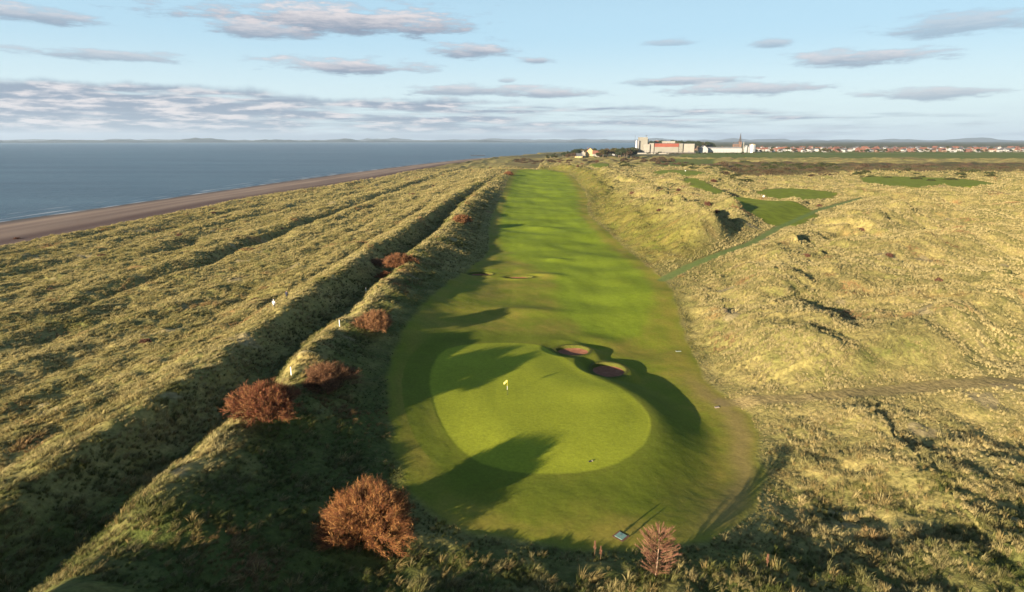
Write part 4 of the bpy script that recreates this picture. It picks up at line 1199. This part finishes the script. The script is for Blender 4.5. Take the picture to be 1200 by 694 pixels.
MB().gable(-24, -tw_ - .4, -5.5, 5.5, zn + .01, zr_, 'x').build('nave_roof', slate, o)
for k in range(5): MB().box(-22 + k * 3.8, -20.6 + k * 3.8, -5.65, -5.52, 3, zn - 2).build('nave_window', dkwin, o)
# town houses, copied
def town_proto(wm, rm, w=6.0, dp=8.5, ze=5.4, zr=8.6, seed=0, along='x'):
    o = empty('town_house', (0, 0, 0))
    mb = MB().box(-w, w, 0, dp, -2, ze)
    if along == 'x':
        b_ = len(mb.v); mb.v += [(-w, 0, ze), (-w, dp, ze), (-w, dp / 2, zr - .3), (w, 0, ze), (w, dp, ze), (w, dp / 2, zr - .3)]; mb.f += [[b_ + 1, b_, b_ + 2], [b_ + 3, b_ + 4, b_ + 5]]
    else:
        b_ = len(mb.v); mb.v += [(-w, 0, ze), (w, 0, ze), (0, 0, zr - .3), (-w, dp, ze), (w, dp, ze), (0, dp, zr - .3)]; mb.f += [[b_, b_ + 1, b_ + 2], [b_ + 4, b_ + 3, b_ + 5]]
    mb.build('wall', wm, o)
    rf = MB()
    if along == 'x':
        rf.gable(-w, w, .0, dp, ze + .01, zr, 'x')
    else:
        rf.gable(-w, w, .25, dp, ze + .01, zr, 'y', over=.25)
    r_ = rf.build('roof', rm, o)
    MB().box(w * .5 - .5, w * .5 + .5, dp / 2 - .5, dp / 2 + .5, zr - 2.2, zr + 1.2).build('chimney', sandst, r_)
    windows(o, -w, w, 0, (1.0, 3.6), 1.1, 1.3, 3, m=whitew)
    SRC[o.name] = {c.name for c in o.children_recursive}
    return o
tp = [(town_proto(whitew, slate, 6.5, 9, 5.6, 9.2), 'white house with a grey slate roof'), (town_proto(cream2, redtile, 7.5, 9, 5.4, 9.4), 'cream house with a red tiled roof'),
      (town_proto(sandst, slate, 6, 9, 6.0, 9.6, along='y'), 'brick house with its gable to the sea'), (town_proto(whitew, redtile, 7, 9, 5.4, 9.0, along='y'), 'white gabled house with a red roof'),
      (town_proto(brown, redtile, 10, 9, 5.8, 9.6), 'long brown brick terrace with a red roof')]
fresh = [True] * 5
gh = random.Random(21)
slots = []
for row, (d0, n, a0, a1) in enumerate(((1860, 26, 886, 1215), (1960, 40, 840, 1215), (2080, 46, 826, 1215), (2200, 40, 815, 1215), (2330, 30, 826, 1215))):
    for i in range(n):
        px = a0 + (a1 - a0) * (i + gh.uniform(.2, .8)) / n
        d_ = d0 + gh.uniform(-18, 18)
        if 858 < px < 872 and d_ > 2150: continue
        slots.append((px, d_, row))
for px, d_, row in slots:
    k = gh.choice([0, 0, 0, 1, 2, 3, 4] if px > 880 else [0, 3, 0, 2])
    p, lab = tp[k]
    x = wx(px, d_); z = ground_z(x, d_) + row * .8
    loc = (x, d_, z)
    if fresh[k]: o = p; fresh[k] = False
    else: o = copy_tree(p)
    o.location = loc; o.rotation_euler = (0, 0, gh.uniform(-.5, .5)); o.scale = (1, 1, gh.uniform(.92, 1.15))
    tag(o, lab + ' among the far town houses', 'house', 'houses of the far town, ' + lab)

# ================================================================== small things
white = mat('white_paint', (.80, .80, .78), .5); yel = mat('yellow_cloth', (.62, .56, .16), .7); blk = mat('black_rubber', (.03, .03, .03), .6)
# flag on the green
x, y, z = spot(594.5, 462.5)
o = empty('flagstick', (x, y, z)); tag(o, 'flagstick with a yellow flag standing in the hole on the green', 'golf flag')
MB().tube([(0, 0, -.1), (0, 0, .75)], [.022, .020], 8).build('pole_foot', blk, o)
MB().tube([(0, 0, .75), (0, 0, 1.35)], [.024, .020], 8).build('white_band', white, o)
MB().tube([(0, 0, 1.35), (0, 0, 2.25)], [.020, .014], 8).build('pole_top', mat('yellow_paint', (.75, .62, .06), .5), o)
v = []; f = []
for i in range(9):
    t = i / 8
    for j in range(5):
        s_ = j / 4
        v.append((-.02 - .50 * t, .07 * math.sin(t * 7 + s_), 2.22 - .40 * s_ - .30 * t * (1 - .1 * s_) + .05 * math.sin(t * 5)))
for i in range(8):
    for j in range(4):
        a0 = i * 5 + j; f.append((a0, a0 + 5, a0 + 6, a0 + 1))
fl = link('flag', mesh_np('flag', v, f, None, True), yel, o)
sm = fl.modifiers.new('cloth', 'SOLIDIFY'); sm.thickness = .012
MB().tube([(0, 0, .004), (0, 0, .012)], [.075, .075], 18).build('hole_cup', blk, o)
# posts on the ridge
def post(px, py, h_, label):
    x, y, z = spot(px, py)
    o = empty('marker_post', (x, y, z)); tag(o, label, 'post', 'white posts along the ridge')
    MB().box(-.055, .055, -.055, .055, -.3, h_).build('shaft', white, o)
    MB().tube([(0, 0, h_ + .002), (0, 0, h_ + .10)], [.075, .02], 4).build('cap', white, o)
post(341.5, 441, 1.25, 'short white post on the lit ridge just behind the dark red shrub')
post(398, 382, 1.1, 'short white post on the ridge crest left of the leaning reddish shrub')
post(429, 343, 1.0, 'far white post, furthest along the ridge crest toward the broad orange shrub')
# teal ground plate by the apron, small marker on the apron, boards in the rough
def tilt(o, px, py, lift=.0):
    x, y, z = spot(px, py); o.location = (x, y, z + lift)
x, y, z = spot(727.5, 628.5)
o = empty('inspection_cover', (x, y, z), R(45)); tag(o, 'square pale teal inspection cover set in worn earth below the green', 'cover')
MB().box(-.42, .42, -.42, .42, .0, .07).build('lid', mat('teal_plastic', (.16, .27, .22), .6), o)
MB().box(-.60, .60, -.60, .60, -.25, .025).build('earth_frame', mat('bare_earth', (.15, .07, .045), .95), o)
MB().box(-.12, .12, -.03, .03, .071, .10).build('handle', greyc, o)
x, y, z = spot(692, 541)
o = empty('tee_marker', (x, y, z), .4); tag(o, 'small dark marker with a pale tip lying on the apron in front of the green', 'marker')
MB().box(-.22, .12, -.09, .09, -.05, .10).build('marker_block', blk, o); MB().box(.125, .30, -.07, .07, -.05, .12).build('pale_tip', mat('pale_tip', (.34, .3, .2), .7), o)
x, y, z = spot(795, 412)
o = empty('ground_board', (x, y, z), .1); tag(o, 'small pale board lying in the yellow grass right of the bunkers', 'board')
MB().box(-.5, .5, -.2, .2, -.02, .08).build('board', mat('weathered_board', (.24, .28, .2), .8), o); MB().box(-.46, -.38, -.24, .24, .082, .12).build('batten', greyc, o)
x, y, z = spot(840, 477.5)
o = empty('stone_slab', (x, y, z), .3); tag(o, 'pale stone slab where the worn track leaves the apron', 'stone')
v = MB(); v.v = [(-.4, -.2, -.1), (.35, -.25, -.1), (.42, .2, -.1), (-.3, .24, -.1), (-.36, -.15, .10), (.3, -.2, .13), (.36, .15, .12), (-.26, .2, .08)]
v.f = [[3, 2, 1, 0], [4, 5, 6, 7], [0, 1, 5, 4], [1, 2, 6, 5], [2, 3, 7, 6], [3, 0, 4, 7]]
v.build('slab', mat('pale_stone', (.24, .2, .16), .9), o)
# small tee signs near the right hand greens
for px, py, lab in ((894.5, 232.8, 'tiny white flag marker on the small green at the far right'), (814, 198.6, 'tiny white tee sign on the dune above the long dark shadow'), (803, 202, 'tiny cream tee sign left of the white one on the upper dune')):
    x, y, z = spot(px, py)
    o = empty('tee_sign', (x, y, z)); tag(o, lab, 'sign')
    MB().tube([(0, 0, -.2), (0, 0, 1.2)], [.05, .05], 6).build('pole', dark, o); MB().box(-.45, .45, -.04, .04, 1.2, 2.0).build('board', white, o)
# groyne
x, y = P(563, 182.6, SEA_Z + .5)
o = empty('groyne', (x, y, SEA_Z), R(12)); tag(o, 'dark timber groyne running into the sea at the far end of the beach', 'groyne')
MB().box(-28, 14, -.5, .5, .1, 1.6).build('planking', dark, o)
for k in range(9): MB().tube([(-27 + k * 4.8, -.7, -1.5), (-27 + k * 4.8, -.7, 2.4)], [.35, .35], 6).build('pile', dark, o)
MB().tube([(-28.5, 0, -1), (-28.5, 0, 6)], [.3, .2], 6).build('beacon_pole', dark, o)

# ------------------------------------------------------------------ walkers
def skin_mesh(name, pts, edges, rads, m, parent, sub=2, root=0):
    me = bpy.data.meshes.new(name); me.from_pydata(pts, edges, []); me.update()
    o = link(name, me, m, parent)
    sk = o.modifiers.new('skin', 'SKIN'); sk.use_smooth_shade = True
    for i, r_ in enumerate(rads):
        me.skin_vertices[0].data[i].radius = (r_, r_) if not isinstance(r_, tuple) else r_
    me.skin_vertices[0].data[root].use_root = True
    su = o.modifiers.new('sub', 'SUBSURF'); su.levels = sub; su.render_levels = sub
    return o
skinm = mat('skin', (.50, .30, .22), .6)
def person(loc, rz, jacket, trousers, hair, label, hood=False, stride=.22):
    o = empty('person', loc, rz); tag(o, label, 'person')
    s = stride
    # facing -y ; joints: pelvis, spine, chest, neck, head...
    pts = [(0, 0, .93), (0, .01, 1.12), (0, 0, 1.36), (0, -.01, 1.47), (0, -.03, 1.55), (0, -.03, 1.68),
           (.10, 0, .88), (.11, -s * .6, .50), (.11, -s, .09), (.11, -s - .16, .04),
           (-.10, 0, .88), (-.11, s * .35, .49), (-.11, s + .08, .10), (-.11, s - .06, .04),
           (.19, 0, 1.40), (.25, .05, 1.14), (.24, -.10, .93), (.24, -.16, .84),
           (-.19, 0, 1.40), (-.25, -.04, 1.13), (-.25, -.18, .95), (-.25, -.24, .87)]
    ed = [(0, 1), (1, 2), (2, 3), (3, 4), (4, 5), (0, 6), (6, 7), (7, 8), (8, 9), (0, 10), (10, 11), (11, 12), (12, 13), (2, 14), (14, 15), (15, 16), (16, 17), (2, 18), (18, 19), (19, 20), (20, 21)]
    rd = [(.14, .11), (.13, .10), (.16, .11), .06, .085, .095, .095, .062, .045, .04, .095, .062, .045, .04, .06, .045, .035, .04, .06, .045, .035, .04]
    skin_mesh('body', pts, ed, rd, skinm, o)
    k = .035
    ids = [0, 1, 2, 14, 15, 16, 18, 19, 20]; mp_ = {j: i for i, j in enumerate(ids)}
    jp = [pts[j] for j in ids] + [(0, 0, .80), (0, -.005, 1.44)]
    jr = [(.19, .16), (.18, .15), (.20, .15), .09, .075, .06, .09, .075, .06, (.20, .17), .09]
    skin_mesh('jacket', jp, [(mp_[a], mp_[b]) for a, b in ((0, 1), (1, 2), (2, 14), (14, 15), (15, 16), (2, 18), (18, 19), (19, 20))] + [(0, 9), (2, 10)], jr, jacket, o)
    ids = [0, 6, 7, 8, 10, 11, 12]; mp_ = {j: i for i, j in enumerate(ids)}
    skin_mesh('trousers', [pts[j] for j in ids], [(mp_[a], mp_[b]) for a, b in ((0, 6), (6, 7), (7, 8), (0, 10), (10, 11), (11, 12))], [(.165, .13), .12, .085, .07, .12, .085, .07], trousers, o)
    for i in (8, 12):
        q = pts[i]
        skin_mesh('shoe', [(q[0], q[1] + .05, .05), (q[0], q[1] - .06, .05), (q[0], q[1] - .19, .035)], [(0, 1), (1, 2)], [.055, .06, .045], blk, o, 1)
    # hair as a cap over the crown and the back of the head
    hv = []; hf = []
    for j in range(7):
        for i in range(14):
            ph = j / 6 * 1.75; th = 2 * math.pi * i / 14
            back = .5 + .5 * math.sin(th)
            ph *= .62 + .38 * back
            hv.append((math.sin(ph) * math.cos(th) * .112, -.02 + math.sin(ph) * math.sin(th) * .125, 1.66 + math.cos(ph) * .125))
    for j in range(6):
        for i in range(14):
            a0 = j * 14 + i; a1 = j * 14 + (i + 1) % 14; hf.append((a0, a0 + 14, a1 + 14, a1))
    link('hood' if hood else 'hair', mesh_np('hair', hv, hf, None, True), jacket if hood else hair, o)
    # face: nose, eyes, ears, mouth
    fm = MB(); fm.tube([(0, -.115, 1.64), (0, -.15, 1.60)], [.012, .02], 6); fm.build('nose', skinm, o)
    for sx in (-1, 1):
        MB().tube([(sx * .036, -.122, 1.645), (sx * .036, -.128, 1.645)], [.013, .010], 8).build('eye', blk, o)
        MB().tube([(sx * .10, -.02, 1.61), (sx * .115, -.015, 1.66)], [.02, .022], 6).build('ear', skinm, o)
    MB().tube([(-.03, -.120, 1.565), (.03, -.120, 1.565)], [.008, .008], 6).build('mouth', mat('lips', (.40, .16, .14), .6), o)
    # hands with five fingers, loosely curled
    for side, w_ in ((1, pts[17]), (-1, pts[21])):
        hp = [w_, (w_[0], w_[1] - .02, w_[2] - .06)]; he = [(0, 1)]; hr = [(.028, .035), (.022, .036)]
        for q in range(4):
            bx0 = (w_[0] - side * .01, w_[1] + .03 - q * .022 - .02, w_[2] - .085)
            ln = (.055, .07, .075, .065)[q]
            i0 = len(hp); hp += [bx0, (bx0[0] - side * .008, bx0[1] - .004, bx0[2] - ln * .55), (bx0[0] - side * .03, bx0[1] - .004, bx0[2] - ln)]
            he += [(1, i0), (i0, i0 + 1), (i0 + 1, i0 + 2)]; hr += [.010, .009, .008]
        i0 = len(hp); hp += [(w_[0] - side * .02, w_[1] - .055, w_[2] - .05), (w_[0] - side * .03, w_[1] - .07, w_[2] - .085)]
        he += [(0, i0), (i0, i0 + 1)]; hr += [.012, .010]
        skin_mesh('hand', hp, he, hr, skinm, o, 1)
    return o
navy = mat('navy_jacket', (.025, .03, .05), .8); wj = mat('white_jacket', (.82, .82, .80), .7); dt = mat('dark_trousers', (.02, .022, .03), .85)
hairm = mat('brown_hair', (.07, .045, .03), .8)
x, y, z = spot(336.5, 351.5)
person((x, y, z + .02), R(160), navy, dt, hairm, 'person in dark jacket and trousers walking away along the grassy trough')
x, y, z = spot(321.5, 362.0)
person((x, y, z + .02), R(165), wj, dt, hairm, 'person in a white hooded jacket walking behind the dark clothed one in the trough', hood=True)

# dead flower stems by the apron
def stem(px, py, h_, label, seed):
    g = random.Random(seed); x, y, z = spot(px, py)
    o = empty('dock_stem', (x, y, z)); tag(o, label, 'plant', 'dead flower stems at the foot of the apron')
    MB().tube([(0, 0, -.1), (.04, 0, h_ * .5), (.0, 0, h_)], [.022, .018, .008], 5).build('stalk', mat('dry_stalk', (.20, .12, .06), .9), o)
    mb = MB()
    for k in range(70):
        t = g.uniform(.45, 1.0); a = g.uniform(0, 6.28); r_ = (.06 + .22 * (1.05 - t)) * g.uniform(.4, 1)
        p0 = (.04 * (1 - t), 0, h_ * t); p1 = (math.cos(a) * r_, math.sin(a) * r_, h_ * t + .14)
        mb.tube([p0, p1], [.012, .024], 4)
    mb.build('seed_head', mat('seed_head', (.17, .08, .045), .9), o)
stem(696.5, 653, 1.6, 'tall thin dead dock stem left of its shorter neighbour at the apron foot', 1)
stem(703.5, 657, 1.35, 'shorter bushy dead dock stem right of the tall thin one', 2)
stem(898, 668, 1.5, 'dead dock stem in the tussocks at the lower right', 3)

# ================================================================== grass: real tufts over all the near rough
def tuft_mesh(seed, blades=18, lean=.35, wid=.021):
    g = np.random.default_rng(seed)
    V, F, T = [], [], []
    for k in range(blades):
        a = g.random() * 2 * np.pi; r0 = .22 * math.sqrt(g.random())
        b0 = np.array([math.cos(a) * r0, math.sin(a) * r0, -.08]); L_ = g.uniform(.55, 1.05)
        out = np.array([math.cos(a), math.sin(a), 0]) * g.uniform(.1, .5) + np.array([lean, .12, 0]) * g.uniform(.5, 1.4)
        side = np.array([-math.sin(a + g.normal(0, .7)), math.cos(a), 0]); side /= np.linalg.norm(side)
        w_ = wid * g.uniform(.7, 1.4)
        p = [b0, b0 + np.array([0, 0, .55 * L_]) + out * .22 * L_, b0 + np.array([0, 0, .80 * L_]) + out * .62 * L_, b0 + np.array([0, 0, .86 * L_]) + out * 1.05 * L_]
        i0 = len(V); tt = g.uniform(.8, 1.25)
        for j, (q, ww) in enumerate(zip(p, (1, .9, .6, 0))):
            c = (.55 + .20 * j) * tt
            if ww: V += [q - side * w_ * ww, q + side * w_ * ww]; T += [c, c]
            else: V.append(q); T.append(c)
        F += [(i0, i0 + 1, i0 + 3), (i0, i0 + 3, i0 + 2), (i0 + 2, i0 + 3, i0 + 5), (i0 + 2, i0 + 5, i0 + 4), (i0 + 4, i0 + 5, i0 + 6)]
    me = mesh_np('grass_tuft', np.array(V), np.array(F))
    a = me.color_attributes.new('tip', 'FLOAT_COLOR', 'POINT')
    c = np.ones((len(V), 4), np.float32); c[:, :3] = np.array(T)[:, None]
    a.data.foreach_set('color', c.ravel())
    return me
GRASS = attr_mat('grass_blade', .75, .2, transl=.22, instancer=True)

def scatter():
    g = np.random.default_rng(77)
    zones = [  # y0, y1, per m2, scale lo, hi
        (36, 75, .8, .55, 1.0), (36, 60, 8.0, .28, .60), (60, 95, 6.0, .32, .64), (95, 150, 4.0, .40, .74), (150, 235, 2.3, .48, .86), (235, 360, 1.05, .62, 1.1), (360, 560, .38, .8, 1.45), (560, 820, .11, 1.0, 1.9)]
    PX, PY, SC = [], [], []
    for y0, y1, dn, s0, s1 in zones:
        wy = 1.02 * y1 + 14
        n = int((y1 - y0) * 2 * wy * dn / (1 if QUICK <= 1 else 1.6))
        y = g.uniform(y0, y1, n); x = g.uniform(-wy, wy, n)
        k = np.abs(x) < (.92 * y + 16)
        x, y = x[k], y[k]
        PX.append(x); PY.append(y); SC.append(g.uniform(s0, s1, len(x)))
    x = np.concatenate(PX); y = np.concatenate(PY); s = np.concatenate(SC)
    f = fields(x, y)
    patchy = fbm(x, y, 3.2, 2, 301)
    keep = (f['sdm'] < -.35 + .5 * patchy) & (f['path'] < .05) & (f['patch'] < .3) & (f['path'] < .2) & (f['track'] < .5) & ~((fbm(x + 300, y, 11, 3, 115) > .72) & (f['sdm'] < -6) & (g.random(len(x)) < .8)) & (f['sand'] < .3) & (f['fld'] < .2)
    keep &= g.random(len(x)) < np.clip(.78 + .9 * patchy, .15, 1) * (1 - .72 * f['band'])
    x, y, s, patchy = x[keep], y[keep], s[keep], patchy[keep]
    f = {k: v[keep] for k, v in f.items()}
    n = len(x); print('tufts', n)
    # colour of each tuft: pale marram on crests and sunny dunes, greener in hollows and on the ridge slope, where the colour also carries shade
    one = np.ones(n)
    straw = C(.46, .385, .175); gold = C(.36, .27, .095); green = C(.115, .13, .028); dkg = C(.056, .072, .016); rust = C(.30, .16, .07)
    nb = fbm(x, y, 18, 3, 311); nm = fbm(x, y, 4, 2, 312); r = g.random(n)
    c = mix(straw[None] * one[:, None], gold[None], np.clip(.35 + .5 * nb + .3 * (r - .5), 0, 1))
    c = mix(c, green[None], np.clip(.16 + .8 * nm + .8 * nb + .45 * (r - .5), 0, 1))
    c = mix(c, dkg[None] * 1.1, (r > .80) * .8)
    c = mix(c, C(.40, .335, .13)[None], f['lw'] * .45)
    # less straw on the seaward side, palest right of the fairway
    c = mix(c, straw[None] * 1.08, np.clip(f['right'] * .35, 0, 1) * (y > 60))
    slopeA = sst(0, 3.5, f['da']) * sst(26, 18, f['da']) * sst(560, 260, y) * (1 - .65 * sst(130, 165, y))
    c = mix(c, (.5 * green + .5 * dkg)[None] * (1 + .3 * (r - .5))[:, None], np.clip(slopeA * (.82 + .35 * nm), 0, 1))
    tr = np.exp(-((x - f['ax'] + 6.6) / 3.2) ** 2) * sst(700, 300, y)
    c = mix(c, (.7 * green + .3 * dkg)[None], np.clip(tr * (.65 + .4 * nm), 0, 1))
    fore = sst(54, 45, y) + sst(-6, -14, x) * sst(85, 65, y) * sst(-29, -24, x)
    c = mix(c, (.55 * green + .45 * dkg)[None] * (1 + .5 * (r - .5))[:, None], np.clip(fore * (.62 + .6 * nm), 0, 1))  # tufts in the foreground darkened too, shade painted into their colour
    pale = C(.27, .22, .10)
    c = mix(c, pale[None] * g.uniform(.7, 1.15, (n, 1)), (g.random(n) < .14 + .25 * np.clip(nm, 0, 1)) * np.clip(slopeA + fore, 0, 1) * .7)
    c = mix(c, rust[None], np.clip(sst(.45, .9, fbm(x, y, 15, 3, 105)) * .7, 0, 1))
    c = mix(c, C(.27, .205, .075)[None], (g.random(n) < .3) * (y < 75) * (s > .62))
    scrub = sst(-4, 10, f['scr'] + 16 * fbm(x, y * .6, 40, 3, 113))
    c = mix(c, C(.06, .055, .022)[None], scrub * .85)

    near_m = sst(-7, -1, f['sdm']) * (y > 95)
    c = mix(c, C(.19, .18, .035)[None], np.maximum(near_m * .6, f['band'] * .7))
    s = s * (1 + .35 * patchy) * np.where(f['sdm'] > -4, .6, 1.0)
    hs = s * g.uniform(.7, 1.15, n) * (.9 - .25 * np.clip(slopeA, 0, 1))
    me = bpy.data.meshes.new('grass_points'); me.vertices.add(n)
    me.vertices.foreach_set('co', np.stack([x, y, f['h'] - .03], 1).astype(np.float32).ravel())
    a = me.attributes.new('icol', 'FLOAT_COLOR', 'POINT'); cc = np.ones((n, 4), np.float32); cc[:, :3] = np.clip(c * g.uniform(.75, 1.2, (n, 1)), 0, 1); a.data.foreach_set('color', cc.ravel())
    a = me.attributes.new('rot', 'FLOAT_VECTOR', 'POINT'); rr = np.zeros((n, 3), np.float32); rr[:, 2] = g.normal(.35, .42, n); rr[:, 0] = g.normal(0, .12, n); a.data.foreach_set('vector', rr.ravel())
    a = me.attributes.new('scl', 'FLOAT_VECTOR', 'POINT'); a.data.foreach_set('vector', np.stack([s * 1.15, s * 1.15, hs], 1).astype(np.float32).ravel())
    a = me.attributes.new('pick', 'INT', 'POINT'); a.data.foreach_set('value', g.integers(0, 6, n).astype(np.int32))
    o = bpy.data.objects.new('marram_grass', me); COL.objects.link(o); me.materials.append(GRASS)
    tag(o, 'long pale and green marram grass growing in tussocks over the dunes', 'grass', None, 'stuff')
    src = bpy.data.collections.new('grass_tufts')
    for i in range(6):
        t = tuft_mesh(500 + i, 24 + 3 * (i % 3), (.30, .45, .2, .55, .35, .1)[i])
        t.materials.append(GRASS)
        to = bpy.data.objects.new('grass_tuft', t); src.objects.link(to)
    ng = bpy.data.node_groups.new('scatter', 'GeometryNodeTree')
    ng.interface.new_socket('Geometry', in_out='INPUT', socket_type='NodeSocketGeometry'); ng.interface.new_socket('Geometry', in_out='OUTPUT', socket_type='NodeSocketGeometry')
    GN = ng.nodes; gi = GN.new('NodeGroupInput'); go = GN.new('NodeGroupOutput'); ip = GN.new('GeometryNodeInstanceOnPoints'); ci = GN.new('GeometryNodeCollectionInfo')
    ci.inputs['Collection'].default_value = src; ci.inputs['Separate Children'].default_value = True; ci.inputs['Reset Children'].default_value = True
    ip.inputs['Pick Instance'].default_value = True
    def na(nm_, ty):
        q = GN.new('GeometryNodeInputNamedAttribute'); q.data_type = ty; q.inputs['Name'].default_value = nm_; return q.outputs['Attribute']
    ng.links.new(gi.outputs[0], ip.inputs['Points']); ng.links.new(ci.outputs[0], ip.inputs['Instance'])
    ng.links.new(na('rot', 'FLOAT_VECTOR'), ip.inputs['Rotation']); ng.links.new(na('scl', 'FLOAT_VECTOR'), ip.inputs['Scale']); ng.links.new(na('pick', 'INT'), ip.inputs['Instance Index'])
    ng.links.new(ip.outputs[0], go.inputs[0])
    md_ = o.modifiers.new('scatter', 'NODES'); md_.node_group = ng
scatter()
